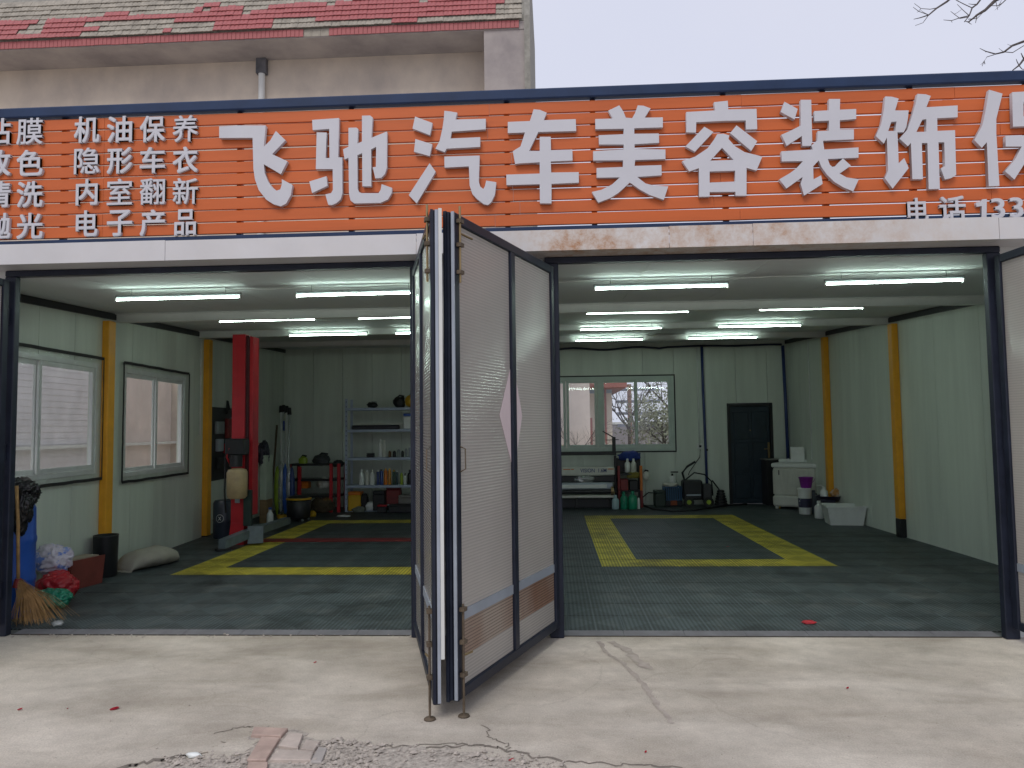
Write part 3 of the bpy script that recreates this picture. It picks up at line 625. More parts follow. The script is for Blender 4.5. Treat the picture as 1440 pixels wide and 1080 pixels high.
# ================================================================== fascia and sign
fa = thing('steel_fascia', (0, -.2, 2.945), 'white steel fascia with orange rust under the shop sign', 'fascia')
xs = [-6.2, -4.9, -3.0, -1.02, .9, 1.52, 3.3, 5.3]
for a, b in zip(xs[:-1], xs[1:]):
    z1 = 3.105+random.uniform(-.006, .008)
    bp(MB().box(a+.002, b-.002, -.272, -.262, 2.946, z1), 'face_sheet', rusty, fa)
    bp(MB().box(a+.002, b-.002, -.261, -.01, 2.9465, 2.952), 'soffit_sheet', rusty, fa)
bp(MB().box(-6.2, 5.3, -.261, -.205, 3.06, 3.066), 'ledge', rusty, fa)

sg = thing('shop_sign', (0, -.2, 3.07), 'orange slatted shop sign with raised grey-white lettering over both bays', 'sign')
YS = -.2; ztop, zbot = 4.140, 3.158; ph = (ztop-zbot)/10
bp(MB().bev(-6.2, 5.3, YS-.035, YS+.035, 4.150, 4.232, .01), 'top_trim', navy2, sg)
bp(MB().bev(-6.2, 5.3, YS-.02, YS+.03, 3.112, 3.148, .006), 'bottom_trim', navy2, sg)
cuts = [-6.2, -4.3+.35, -1.85, -.32, .98, 1.9, 3.05, 5.3]
for r in range(10):
    off = random.uniform(-.25, .25)
    xs = [-6.2]+[c+off*((k % 2)*2-1) for k, c in enumerate((-3.55+off, -.32, 1.35, 3.2))]+[5.3]
    for a, b in zip(xs[:-1], xs[1:]):
        z0 = zbot+r*ph+.0035+random.uniform(-.0012, .0012); z1 = zbot+(r+1)*ph-.0045+random.uniform(-.0016, .0012); y = YS+random.uniform(-.002, .002)
        # slightly sagged, bowed board
        n = 10; v = []
        s1, s2 = random.uniform(-.002, .002), random.uniform(-.0015, .0015); ph1 = random.random()*6
        for k in range(n+1):
            x = a+.001+(b-a-.002)*k/n; dz = s1*math.sin(math.pi*k/n)+s2*math.sin(ph1+k*1.3)
            v += [(x, y, z0+dz), (x, y-.008, z0+.003+dz), (x, y-.008, z1-.007+dz*.6), (x, y, z1+dz*.6), (x, y+.012, z1+dz*.6), (x, y+.012, z0+dz)]
        f = [(k*6+i, k*6+(i+1)%6, k*6+6+(i+1)%6, k*6+6+i) for k in range(n) for i in range(6)]+[tuple(range(6)), tuple(range(n*6+5, n*6-1, -1))]
        bp(MB().add(v, f), 'board', orange, sg)
for x in (-5.4, -3.9, -2.45, -1.55, -.32, .35, 1.35, 2.1, 2.75, 3.6, 4.6):
    bp(MB().box(x-.02, x+.02, YS+.0135, YS+.055, 3.15, 4.149), 'back_post', navy, sg)
S = 6.75
BIG = [
 (300,150,S,[[(55,187),(240,177),(497,177),(478,380),(540,320),(593,230),(685,318),(557,450),(703,518),(640,640),(478,545),(487,630),(520,710),(560,765),(600,797),(635,785),(650,735),(650,688),(750,742),(735,840),(690,920),(640,945),(570,925),(500,880),(430,790),(395,690),(380,590),(372,295),(55,297)]]),
 (430,150,S,[[(60,125),(315,107),(308,480),(345,482),(348,820),(330,880),(290,915),(250,933),(213,930),(185,832),(240,820),(257,790),(255,592),(95,592),(103,243),(198,245),(188,487),(225,487),(222,210),(65,222)],[(33,710),(195,660),(207,750),(60,820)],[(405,200),(480,198),(497,210),(490,350),(533,330),(533,85),(610,83),(635,103),(622,295),(770,235),(770,580),(750,640),(715,675),(660,680),(635,575),(665,570),(668,380),(620,405),(622,755),(537,755),(535,440),(490,460),(492,780),(505,810),(530,820),(690,820),(710,790),(720,735),(818,770),(815,820),(780,880),(710,912),(460,918),(425,890),(410,830),(405,485),(368,500),(353,405),(405,380)]]),
 (570,145,S,[[(92,127),(257,188),(235,305),(68,240)],[(95,340),(255,390),(232,503),(82,460)],[(230,570),(288,650),(108,952),(32,872)],[(370,72),(425,78),(493,90),(475,155),(763,148),(763,248),(440,270),(428,335),(710,323),(710,415),(390,432),(375,465),(285,432),(325,360),(352,240),(365,150)],[(370,507),(705,497),(697,740),(710,790),(740,815),(755,790),(767,735),(863,750),(850,870),(815,940),(785,967),(745,960),(680,910),(635,860),(610,780),(603,600),(372,612)]]),
 (700,140,S,[[(340,92),(400,97),(465,125),(435,195),(740,185),(745,298),(385,307),(297,487),(398,487),(398,353),(503,353),(505,480),(708,473),(710,578),(503,587),(507,692),(768,688),(770,788),(510,800),(510,985),(400,985),(398,803),(83,812),(80,712),(398,702),(398,595),(210,605),(165,612),(142,490),(215,445),(258,312),(95,318),(95,212),(305,203)]]),
 (825,135,S,[[(205,138),(310,88),(350,150),(372,205),(432,210),(460,160),(485,88),(540,92),(607,117),(550,205),(723,202),(723,297),(452,305),(452,358),(685,355),(688,443),(455,457),(455,502),(748,507),(748,598),(460,608),(455,663),(710,655),(712,752),(480,768),(560,830),(640,850),(775,857),(732,985),(600,940),(500,885),(435,838),(408,820),(380,848),(300,920),(220,970),(110,1012),(50,910),(140,890),(240,840),(315,772),(95,775),(95,683),(345,673),(345,610),(62,612),(62,523),(352,507),(352,460),(117,460),(115,372),(350,362),(352,310),(83,315),(82,218),(248,213)]]),
 (955,130,S,[[(330,92),(462,78),(467,160),(735,155),(742,348),(635,350),(633,265),(440,268),(163,282),(160,380),(68,378),(68,185),(345,170)],[(240,325),(325,375),(150,562),(60,512)],[(545,312),(742,462),(685,555),(485,385)],[(362,395),(420,390),(478,408),(468,440),(530,510),(620,565),(790,608),(735,742),(640,715),(640,980),(535,980),(535,942),(290,945),(290,988),(190,990),(188,718),(95,750),(30,650),(150,610),(270,530),(330,450)],[(408,525),(520,640),(295,647)],[(290,750),(532,742),(532,845),(290,855)]]),
 (1090,125,S,[[(90,122),(215,190),(185,290),(53,218)],[(243,103),(343,103),(350,400),(353,500),(340,540),(258,540),(255,445),(110,540),(60,435),(150,395),(245,347)],[(512,95),(618,95),(615,197),(770,190),(770,285),(615,297),(615,385),(748,383),(748,478),(455,492),(467,575),(792,555),(792,652),(500,665),(520,720),(545,740),(570,735),(600,700),(645,660),(720,728),(612,803),(680,840),(795,857),(742,972),(650,935),(560,880),(490,810),(440,740),(415,678),(362,735),(365,858),(437,820),(452,900),(275,1012),(243,900),(262,835),(108,945),(40,858),(140,800),(200,755),(265,685),(62,688),(60,592),(360,575),(345,535),(400,490),(405,400),(512,395),(512,300),(372,307),(372,210),(512,203)]]),
 (1225,120,S,[[(135,105),(200,108),(262,125),(228,238),(357,237),(350,310),(335,395),(310,445),(250,445),(258,620),(262,740),(315,690),(357,785),(205,980),(130,880),(162,810),(150,495),(122,553),(45,480),(95,370),(120,240)],[(192,345),(242,343),(230,432),(163,433)],[(440,80),(520,85),(567,100),(525,207),(822,190),(822,302),(628,312),(630,432),(797,425),(808,850),(760,880),(700,893),(663,785),(703,765),(695,540),(640,540),(653,982),(547,985),(535,547),(482,547),(492,890),(393,890),(378,545),(350,578),(270,505),(345,420),(395,270),(425,160)],[(487,325),(525,320),(525,440),(430,442)]]),
 (1340,100,4.909,[[(250,128),(343,155),(300,330),(300,430),(322,792),(248,795),(235,490),(200,530),(148,475),(205,370),(230,250)],[(410,145),(715,130),(712,372),(415,383)],[(488,215),(640,207),(640,305),(488,312)],[(365,448),(520,442),(520,392),(600,388),(600,438),(745,430),(745,505),(615,512),(680,600),(765,670),(705,735),(600,610),(600,800),(520,800),(520,600),(425,748),(360,690),(430,610),(475,520),(365,520)]]),
]
def sgx(px, py): p = W(px, py, YS-.05); return p.x, p.z
for x0, y0, s, loops in BIG:
    me = curve_mesh([[sgx(x0+x/s, y0+y/s) for x, y in lp] for lp in loops], .035, lambda c: Vector((c.x, YS-.032-c.z+.2, c.y-3.07)), lettm, 'letter')
    obj('letter', me, sg)
def small(ch, px0, px1, py0, py1, bold=.02):
    me = curve_to_mesh(glyph(ch, 0, .2), None, lettm, 'letter')
    if not me.vertices: return
    V = [v.co.copy() for v in me.vertices]; Fc = [tuple(p.vertices) for p in me.polygons]; bpy.data.meshes.remove(me)
    if ch in '膜翻隐新室养': bold *= .6
    a, b, c, d = min(v.x for v in V)-bold, max(v.x for v in V)+bold, min(v.y for v in V)-bold, max(v.y for v in V)+bold
    (X0, Z1), (X1, Z0) = sgx(px0, py0), sgx(px1, py1); mb = MB()
    for k, (ox, oy) in enumerate(((-1,-1),(1,-1),(-1,1),(1,1),(0,0))):       # the stroke thickened by shifted layers
        mb.add([(X0+(v.x+ox*bold-a)/(b-a)*(X1-X0), -.010-(.022+k*.0006)*(1 if v.z > 0 else 0), Z0+(v.y+oy*bold-c)/(d-c)*(Z1-Z0)-3.07) for v in V], Fc)
    mb.build('letter', lettm, sg)
for r, (t1, t2) in enumerate((('贴膜','机油保养'), ('改色','隐形车衣'), ('清洗','内室翻新'), ('抛光','电子产品'))):
    y = 165+r*44.5
    for k, ch in enumerate(t1): small(ch, -24+k*45.5, 12+k*45.5, y+.8-k*.4, y+36.5-k*.4)
    for k, ch in enumerate(t2):
        w_ = 1 if ch not in '内电品' else .86
        x = 102+k*46.3; small(ch, x+18-17.5*w_, x+18+17.5*w_, y-2-k*.5-r*.4, y+34-k*.5-r*.4)
small('电', 1277, 1308, 277.5, 311.5); small('话', 1322, 1361, 275, 311)
BIG1 = [(168,902),(200,897),(214,880),(243,878),(241,1016),(207,1018),(208,926),(172,932)]
obj('letter', curve_mesh([[sgx(1340+x/4.909, 100+y/4.909) for x, y in BIG1]], .024, lambda c: Vector((c.x, -.022-c.z, c.y-3.07)), lettm, 'letter'), sg)
for k, ch in enumerate('33'): small(ch, (1395,1421)[k], (1416,1442)[k], 278-k*1.2, 306-k*1.2, .014)

# ================================================================== tube lights
def tube_light(px, py, Y, label):
    z = ceil(Y)-.1; p = W(px, py, Y); x = p.x
    t = thing('tube_light', (x, Y, z), label, 'light', 'fluorescent tube lights')
    a = random.uniform(-.006, .006)
    t.rotation_euler = (0, a, random.uniform(-.012, .012))
    MB().bev(-.6, .6, -.012, .012, .024, .045, .004).build('housing', grey, t)
    MB().cyl((-.585, 0, .004), (.585, 0, .006), .0075, n=10).build('tube', em, t)
    for s in (-1, 1):
        MB().bev(s*.593-.008, s*.593+.008, -.016, .016, -.014, .021, .003).build('end_cap', white, t)
        MB().cyl((s*.45, 0, .0455), (s*.45, 0, .101), .003, n=6).build('hanger', grey, t)
for Y, row, rn in ((.794, [(250.5,422),(506,415),(929.5,406),(1257,396)], 'front'), (2.82, [(376,450.5),(573,447),(896,440.5),(1140,433.5)], 'second'), (5.0, [(461.5,470),(612,468),(873,463.5),(1068,458.5)], 'third'), (7.217, [(856.5,479),(1016,475.5)], 'rear')):
    for k, (px, py) in enumerate(row):
        col = (['leftmost', 'second from left', 'third from left', 'rightmost'] if len(row) == 4 else ['left', 'right'])[k]
        tube_light(px, py, Y, 'glowing tube light in the %s ceiling row, %s one' % (rn, col))

# ================================================================== windows
def window_left(u0, u1, z0, z1, label, splits, fl, tape):
    """on the left wall; u along the wall, local x = along wall, local y = into the room (negative side outward)"""
    o = Vector((XL0, 0, 0))+dl*u0
    t = thing('sliding_window', (o.x, o.y, z0), label, 'window', 'plastic-framed windows')
    t.rotation_euler.z = math.atan2(dl.y, dl.x)                    # local +x runs away along the wall; the room lies towards -y
    L_, H = u1-u0, z1-z0; B = lambda n, m, x0, x1, ya, yb, za, zb, par=t: MB().bev(x0, x1, ya, yb, za, zb, .004).build(n, m, par)
    f = .055
    B('frame', pvcw, 0, f, -.012, .07, 0, H); B('frame', pvcw, L_-f, L_, -.012, .07, 0, H)
    B('frame', pvcw, f+.001, L_-f-.001, -.012, .07, 0, f); B('frame', pvcw, f+.001, L_-f-.001, -.012, .07, H-f, H)
    n = splits; w_ = (L_-2*f-.004)/n
    for k in range(n):
        a, b = f+.002+k*w_, f+.002+(k+1)*w_; y0 = .0 if k % 2 else .03; s_ = .05
        a -= .02 if k else 0; b += .02 if k < n-1 else 0
        sh = B('sash', pvcw, a, a+s_, y0, y0+.026, f+.002, H-f-.002); B('sash_bar', pvcw, b-s_, b, y0, y0+.026, f+.002, H-f-.002, sh)
        B('sash_bar', pvcw, a+s_+.001, b-s_-.001, y0, y0+.026, f+.003, f+s_, sh); B('sash_bar', pvcw, a+s_+.001, b-s_-.001, y0, y0+.026, H-f-s_, H-f-.003, sh)
        MB().box(a+s_, b-s_, y0+.011, y0+.015, f+s_, H-f-s_).build('pane', glass, sh)
    # plastic film stretched over the window, held by tape
    nx, nz = 26, 20; e = .06; v = []
    for i in range(nx+1):
        for j in range(nz+1):
            x = -e+(L_+2*e)*i/nx; z = -e+(H+2*e)*j/nz
            cr = noise.noise(Vector((x*3+z*5, z*2-x*4, fl)))*.012*min(1, j/4, (nz-j)/4, i/4, (nx-i)/4)
            v.append((x, -.032-abs(cr), z))
    MB().add(v, [(i*(nz+1)+j, (i+1)*(nz+1)+j, (i+1)*(nz+1)+j+1, i*(nz+1)+j+1) for i in range(nx) for j in range(nz)], True).build('plastic_film', film, t)
    def tp(a, b):
        n = 12; vv = []; A, B_ = Vector((a[0], 0, a[1])), Vector((b[0], 0, b[1])); d = (B_-A).normalized(); q = Vector((-d.z, 0, d.x))*.017
        for k in range(n+1):
            p = A.lerp(B_, k/n)+Vector((0, 0, 0))+q*.5*noise.noise(Vector((k*.6, fl*9+a[0]*3, b[1]*2)))
            for yy in (-.0335, -.037): vv += [p+q+Vector((0, yy, 0)), p-q+Vector((0, yy, 0))]
        f = []
        for k in range(n):
            c = 4*k; f += [(c, c+1, c+5, c+4), (c+2, c+6, c+7, c+3), (c, c+4, c+6, c+2), (c+1, c+3, c+7, c+5)]
        MB().add(vv, f+[(0, 2, 3, 1), (4*n, 4*n+1, 4*n+3, 4*n+2)]).build('tape', blackm, t)
    tp((-e, -e), (L_+e+.02, -e)); tp((-e, H+e), (L_+e, H+e)); tp((-e, -e), (-e, H+e)); tp((L_+e, -e), (L_+e, H+e))
    return t
window_left(W1[0], W1[1], W1[2], W1[3], 'wide window under wrinkled plastic film, nearest on left wall', 2, 1, 0)
window_left(W2[0], W2[1], W2[2], W2[3], 'smaller taped window between the two left yellow columns', 2, 2, 0)
bw = thing('window', (bx0+BW[0], YB, BW[2]), 'green-tinted sliding window in the back wall above the plotter', 'window')
def B2(n, m, pxa, pxb, z0, z1, y0, y1, par=None, r=.004):
    o = MB().bev(pxa, pxb, y0, y1, z0, z1, r); q = bp(o, n, m, bw) if par is None else sub(o, n, m, par); return q
bwx0, bwx1 = bx0+BW[0]+.002, bx0+BW[1]-.002; z0, z1 = BW[2]+.002, BW[3]-.002
for a, b, c, d in ((bwx0, bwx0+.07, z0, z1), (bwx1-.07, bwx1, z0, z1), (bwx0+.071, bwx1-.071, z0, z0+.08), (bwx0+.071, bwx1-.071, z1-.07, z1)):
    B2('frame', pvc, a, b, c, d, YB-.03, YB+.06)
for pa, pb, yo in ((748,796,.03), (796.5,840,.0), (846,896,.03), (893,944,.0)):
    a, b = W(pa, 580, YB).x, min(W(pb, 580, YB).x, bwx1-.072); a = max(a, bwx0+.072); s = .055; y0 = YB-.025+yo; c, d = z0+.082, z1-.072
    sh = B2('sash', pvc, a, a+s, c, d, y0, y0+.026)
    B2('sash_bar', pvc, b-s, b, c, d, y0, y0+.026, sh); B2('sash_bar', pvc, a+s+.001, b-s-.001, c, c+s, y0, y0+.025, sh); B2('sash_bar', pvc, a+s+.001, b-s-.001, d-s, d, y0, y0+.025, sh)
    sub(MB().box(a+s, b-s, y0+.010, y0+.014, c+s, d-s), 'pane', glass, sh)
a, b = W(838,580,YB).x+.035, W(848,580,YB).x+.02
B2('mullion', pvc, a, b, z0+.081, z1-.071, YB-.032, YB+.05)
# trim round the back window
for a_, b_, c_, d_ in ((bwx0-.03, bwx1+.03, z1+.001, z1+.028), (bwx0-.03, bwx1+.03, z0-.03, z0-.001), (bwx1+.001, bwx1+.03, z0, z1)):
    B2('trim_strip', black, a_, b_, c_, d_, YB-.012, YB-.001)

# ================================================================== back door
dd = thing('security_door', ((D0+D1)/2, YB, 0), 'dark navy embossed steel door in the back wall', 'door')
for a, b, c, d in ((D0+.002, D0+.06, .012, 2.055), (D1-.06, D1-.002, .012, 2.055), (D0+.061, D1-.061, 1.99, 2.055)):
    bp(MB().bev(a, b, YB-.035, YB+.05, c, d, .006), 'frame', black, dd)
bp(MB().box(D0+.003, D1-.003, YB+.0505, YB+.09, .01, 2.058), 'light_stop_plate', black, dd)  # unseen backing added to stop light leaking round the door
lf = bp(MB().bev(D0+.063, D1-.063, YB+.0, YB+.05, .02, 1.985, .006), 'door_panel', doorm, dd)
for c, d in ((.12, .62), (.68, 1.25), (1.32, 1.88)):
    m_ = (D0+D1)/2
    for a, b in ((D0+.12, m_-.03), (m_+.03, D1-.12)):
        sub(MB().bev(a, b, YB-.008, YB+.001, c, d, .012), 'embossed_panel', doorm, lf)
sub(MB().bev(D1-.118, D1-.072, YB-.016, YB-.001, .93, 1.25, .006), 'lock_plate', brass, lf)
sub(MB().cyl((D1-.095, YB-.017, 1.12), (D1-.095, YB-.05, 1.12), .01).cyl((D1-.095, YB-.05, 1.12), (D1-.20, YB-.05, 1.115), .009), 'handle', brass, lf)
sub(MB().cyl(((D0+D1)/2, YB-.004, 1.5), ((D0+D1)/2, YB-.014, 1.5), .012), 'peephole', brass, lf)
# pipes, conduits, sockets
def pipe(pts, r, m, label, name='pipe', cat='pipe', clips=()):
    o = MB().tube(pts, r).build(name, m); return tag(o, label, cat)
p1 = W(992,600,YB-.03).x
pipe([(p1,YB-.035,.05),(p1-.01,YB-.035,1.2),(p1-.03,YB-.035,2.4),(p1-.03,YB-.035,ceil(YB)-.1)], .027, pipeb, 'vertical blue pipe on back wall between window and door')
p2 = xr(YB)-.06
pipe([(p2,YB-.06,.75),(p2-.01,YB-.06,2.0),(p2-.03,YB-.06,ceil(YB)-.12)], .032, pipeb, 'vertical blue pipe in the back right corner')
pts = []
for k in range(40):
    x = -2.2+(p2-.05+2.2)*k/39; pts.append((x, YB-.05, ceil(YB)-.09-.05*abs(math.sin(k*.42))**2*(1 if k < 26 else .3)))
pipe(pts, .022, mat('dark_hose', (.015,.02,.05), .5), 'dark sagging hose along the top of the back wall', 'wall_hose', 'hose')
pipe([(p1-.13,YB-.012,1.18),(p1-.13,YB-.012,ceil(YB)-.12)], .011, whitep, 'thin white conduit left of the blue wall pipe', 'conduit', 'conduit')
q = RW(1140,560); pipe([(xr(q.y)-.015,q.y,.95),(xr(q.y)-.015,q.y,ceil(q.y)-.09)], .010, whitep, 'thin white conduit on the right wall above the washing machine', 'conduit', 'conduit')
for (px, py, s, lb) in ((984,627,.055,'upper white wall socket with a black plug'), (993,632,.045,'lower white wall socket beside the blue pipe')):
    p = W(px, py, YB); t = thing('wall_socket', (p.x, YB, p.z), lb, 'socket', 'white wall sockets')
    MB().bev(-s, s, -.014, -.001, -s, s, .005).build('cover_plate', whitep, t)
    MB().bev(-.02, .025, -.06, -.0145, -.03, .015, .006).build('plug', black, t)
p = W(984, 632, YB); q = W(968, 668, 9.25)
pipe([(p.x, YB-.05, p.z), (p.x-.02, YB-.09, p.z-.15), (q.x+.04, YB-.12, q.z+.05), (q.x, 9.25, q.z)], .008, black, 'black cable from wall socket down to the pressure washer', 'power_cable', 'cable')

# ================================================================== left side clutter
def lath(name, p, prof, m, label, cat, group=None, n=16, sx=1, sy=1, parts=()):
    t = thing(name, (p[0], p[1], p[2] if len(p) > 2 else 0), label, cat, group)
    MB().lathe((0,0,0), prof, n, True, sx, sy).build('body', m, t)
    for pn, pr, pm in parts: MB().lathe((0,0,0), pr, n).build(pn, pm, t)
    return t
F0 = .015
lath('plastic_barrel', (-4.80, .52, F0), [(.17,0),(.19,.03),(.2,.28),(.207,.3),(.207,.33),(.2,.35),(.2,.62),(.207,.64),(.207,.67),(.2,.69),(.195,.93),(.17,.99)], bluep, 'blue plastic barrel behind the left door post', 'barrel', parts=[('lid', [(.172,.991),(.18,1.0),(.18,1.03),(.16,1.04)], bluep)])
bg = MB(); bg.crumple((-4.70,.47,1.08), .17, .16, .13, 3, None, .5).crumple((-4.62,.40,.95), .09, .08, .19, 8, None, .5)
tag(bg.build('plastic_bag', mat('black_bag', (.012,.012,.014), .28, var=.3, bump=.5, bscale=14)), 'crumpled black plastic bag hanging over the blue barrel', 'bag')
def bag(c, r, m, label, amp=.35, seed=1):
    o = MB().crumple((c[0], c[1], F0+r[2]*.8), *r, seed, F0, amp).build('plastic_bag', m); return tag(o, label, 'bag', 'bags by the left wall')
bag((-4.62,.83), (.15,.12,.095), greenp, 'green plastic bag on the floor in front of the red bag', .45, 2)
bag((-4.78,1.12), (.19,.14,.15), redbagm, 'shiny red plastic bag leaning on the brown box', .25, 5)
o = MB().crumple((-4.93,1.28,.36), .18,.12,.15,6,None,.4).build('plastic_bag', purpm); tag(o, 'white and blue printed plastic bag on top of the red bag', 'bag', 'bags by the left wall')
t = thing('tilted_box', (-4.98, 1.72, F0), 'red-brown box standing open beside the black bin', 'box', rz=R_(0))
MB().prism([(-.14,0),(.12,0),(.155,.30),(-.10,.26)], -.21, .21, 'y').build('body', brownm, t)
t.rotation_euler.z = R_(-12)
MB().box(-.07,.11,-.17,.17,.272,.305).build('inner_panel', mat('cardboard', (.33,.28,.22), .8), t)
lath('round_bin', (-5.01, 2.26, F0), [(.12,0),(.125,.01),(.135,.44),(.137,.455),(.128,.455),(.12,.06)], black, 'black cylindrical bin at the foot of the near left column', 'bin', sx=.95)
# woven sack
sk = MB(); nx, ny = 22, 12; v = []
for i in range(nx+1):
    for j in range(ny*2):
        u = i/nx; a = 2*math.pi*j/(ny*2); e = max(.02, (1-abs(2*u-1)**3.5))**.5
        x = (u-.5)*.72; y = math.cos(a)*(.17+.05*math.sin(u*3))*(.55+.45*e); z = (math.sin(a)*.5+.5)*(.19*e+.02)*(.92+.16*math.sin(u*2.6))
        z += (.016*noise.noise(Vector((x*8, y*8, z*9)))+.012*abs(noise.noise(Vector((x*22, y*9, z*9)))))*e; y += .02*noise.noise(Vector((x*6, 3, z*6))); v.append((x, y, max(.001, z)))
m_ = ny*2
sk.add(v, [(i*m_+j, i*m_+(j+1)%m_, (i+1)*m_+(j+1)%m_, (i+1)*m_+j) for i in range(nx) for j in range(m_)]+[tuple(range(m_)), tuple(range(nx*m_+m_-1, nx*m_-1, -1))], True)
t = thing('woven_sack', (-4.82, 2.82, F0), 'plump off-white woven sack lying on the floor', 'sack', rz=R_(72)); sk.build('sack_body', sackm, t)
fr_ = MB()
for k in range(14):
    a = random.uniform(-.15, .15); fr_.add([(-.345, a, .02), (-.345, a+.03, .03), (-.375-random.random()*.03, a+.02, .004), (-.37, a-.01, .003)], [(0,1,2,3)])
fr_.build('frayed_end', sackm, t)
t = thing('straw_broom', (-4.40, .27, F0), 'straw broom with splayed bristles behind left door post', 'broom'); mb = MB()
for k in range(260):
    a = random.gauss(.0, .5); r = abs(random.gauss(.12, .07)); top = Vector((-.14+random.uniform(-.03,.03), .02+random.uniform(-.02,.02), .36)); bt = Vector((-.16+r*math.cos(a)*1.9, .02+random.uniform(-.12,.10), random.uniform(0,.05)+max(0, r-.2)*.3))
    mid = top.lerp(bt, .55)+Vector((.02, 0, .03)); mb.add([top, top+Vector((.004,0,0)), mid+Vector((.004,0,0)), mid, bt, bt+Vector((.003,0,0))], [(0,1,2,3),(3,2,5,4)])
mb.build('bristles', strawm, t); MB().tube([(-.14,.02,.33),(-.17,.04,.8),(-.2,.05,1.15)], .014).build('handle', strawm, t); MB().cyl((-.145,.02,.30),(-.14,.02,.37), .04,.025).build('binding', redd, t)
tag(MB().blob((-4.12,.20,F0+.02), .05,.035,.022,.5,3,4,3,F0).build('crumpled_wrapper', clear), 'clear crumpled wrapper beside the straw broom', 'litter')

# two-post lift column
lc = G(340, 768); lx, ly = lc.x-.02, lc.y+.15
t = thing('lift_post', (lx, ly, F0), 'tall red car lift post with grey swing arms', 'car lift')
zt = ceil(ly)-.12
bp(MB().box(lx-.15, lx+.035, ly-.13, ly+.12, .32, zt), 'column', redp, t)
bp(MB().prism([(lx-.22,.016),(lx+.04,.016),(lx+.035,.319),(lx-.15,.319),(lx-.17,.16)], ly-.131, ly+.12, 'y'), 'column_foot', redp, t)
bp(MB().box(lx+.0355, lx+.075, ly-.10, ly+.13, .45, zt-.02), 'rail', mat('dark_rail', (.05,.008,.012), .5), t); bp(MB().box(lx+.0755, lx+.125, ly-.06, ly+.14, .42, zt-.03), 'rail', redp, t)
bp(MB().box(lx+.04, lx+.15, ly-.16, ly-.101, .28, .78), 'carriage', mat('dark_green_steel', (.02,.04,.035), .5, var=.3), t)
bp(MB().bev(lx-.09, lx-.02, ly-.145, ly-.132, .60, .68, .004), 'rating_plate', alu, t)
def beam(name, a, b, w_, h, m, par):
    a, b = Vector(a), Vector(b); d = (b-a).normalized(); n = Vector((-d.y, d.x, 0)).normalized()*w_; z = Vector((0,0,h))
    v = [a-n, a+n, b+n, b-n]; v = v+[q+z for q in v]
    return bp(MB().add(v, [(0,3,2,1),(4,5,6,7),(0,1,5,4),(1,2,6,5),(2,3,7,6),(3,0,4,7)]), name, m, par)
armg = mat('arm_grey', (.15,.19,.21), .5, .2, var=.25, scale=7)
a1 = G(312, 777); a2 = Vector((lx+.12, ly-.1, 0))
beam('swing_arm', (a1.x, a1.y, .05), (a2.x, a2.y, .12), .055, .12, armg, t)
beam('swing_arm', (a1.x-.07, a1.y-.02, .017), (a1.x+.06, a1.y+.1, .017), .06, .032, black, t)
b2 = G(404, 741); beam('swing_arm', (a2.x+.02, a2.y+.12, .13), (b2.x, b2.y, .05), .05, .11, armg, t)
beam('arm_bracket', (a2.x-.03, a2.y-.02, .04), (a2.x+.16, a2.y+.06, .04), .1, .24, armg, t)
mo = W(331, 630, ly-.3)
bp(MB().bev(mo.x-.14, mo.x+.14, mo.y-.04, mo.y+.16, mo.z-.10, mo.z+.13, .02).cyl((mo.x, mo.y+.02, mo.z-.10), (mo.x, mo.y+.02, mo.z-.26), .09), 'power_unit', black, t)
tk = bp(MB().lathe((mo.x+.02, mo.y+.02, mo.z-.70), [(.11,0),(.135,.03),(.14,.2),(.14,.36),(.12,.40),(.06,.42)], 18), 'oil_tank', beigep, t)
sub(MB().tube([(mo.x-.05, mo.y-.02, mo.z-.25), (mo.x-.11, mo.y-.03, mo.z-.12), (mo.x-.07, mo.y-.03, mo.z)], .012), 'hose', redp, tk)
bp(MB().tube([(mo.x-.16, mo.y+.05, mo.z-.1), (mo.x-.17, mo.y+.05, mo.z-.6), (mo.x-.15, mo.y+.05, mo.z-.9)], .012), 'hydraulic_hose', blackm, t)
# oil drum with logo
dp = G(312, 757)
t = lath('oil_drum', (dp.x+.04, dp.y+.0, F0), [(.16,0),(.165,.02),(.165,.24),(.17,.26),(.165,.28),(.165,.52),(.14,.56)], mat('drum_blue', (.02,.03,.05), .4, var=.3), 'dark blue oil drum with round white mark behind lift post', 'drum')
lm = MB()
for k in range(24):
    a0, a1_ = 2*math.pi*k/24, 2*math.pi*(k+.55)/24
    for r0, r1 in ((.052,.060),):
        P_ = lambda a, r: (math.sin(math.cos(a)*r/.168)*.168, -math.cos(math.cos(a)*r/.168)*.168, .30+math.sin(a)*r*1.0)
        lm.add([P_(a0,r0), P_(a0,r1), P_(a1_,r1), P_(a1_,r0)], [(0,1,2,3)])
lm.add([(-.02,-.169,.275),(-.012,-.169,.275),(.02,-.169,.325),(.012,-.169,.325)], [(0,1,2,3)]).add([(.02,-.1685,.275),(.012,-.1685,.275),(-.02,-.1685,.325),(-.012,-.1685,.325)], [(0,1,2,3)])
lm.build('printed_mark', whitep, t)
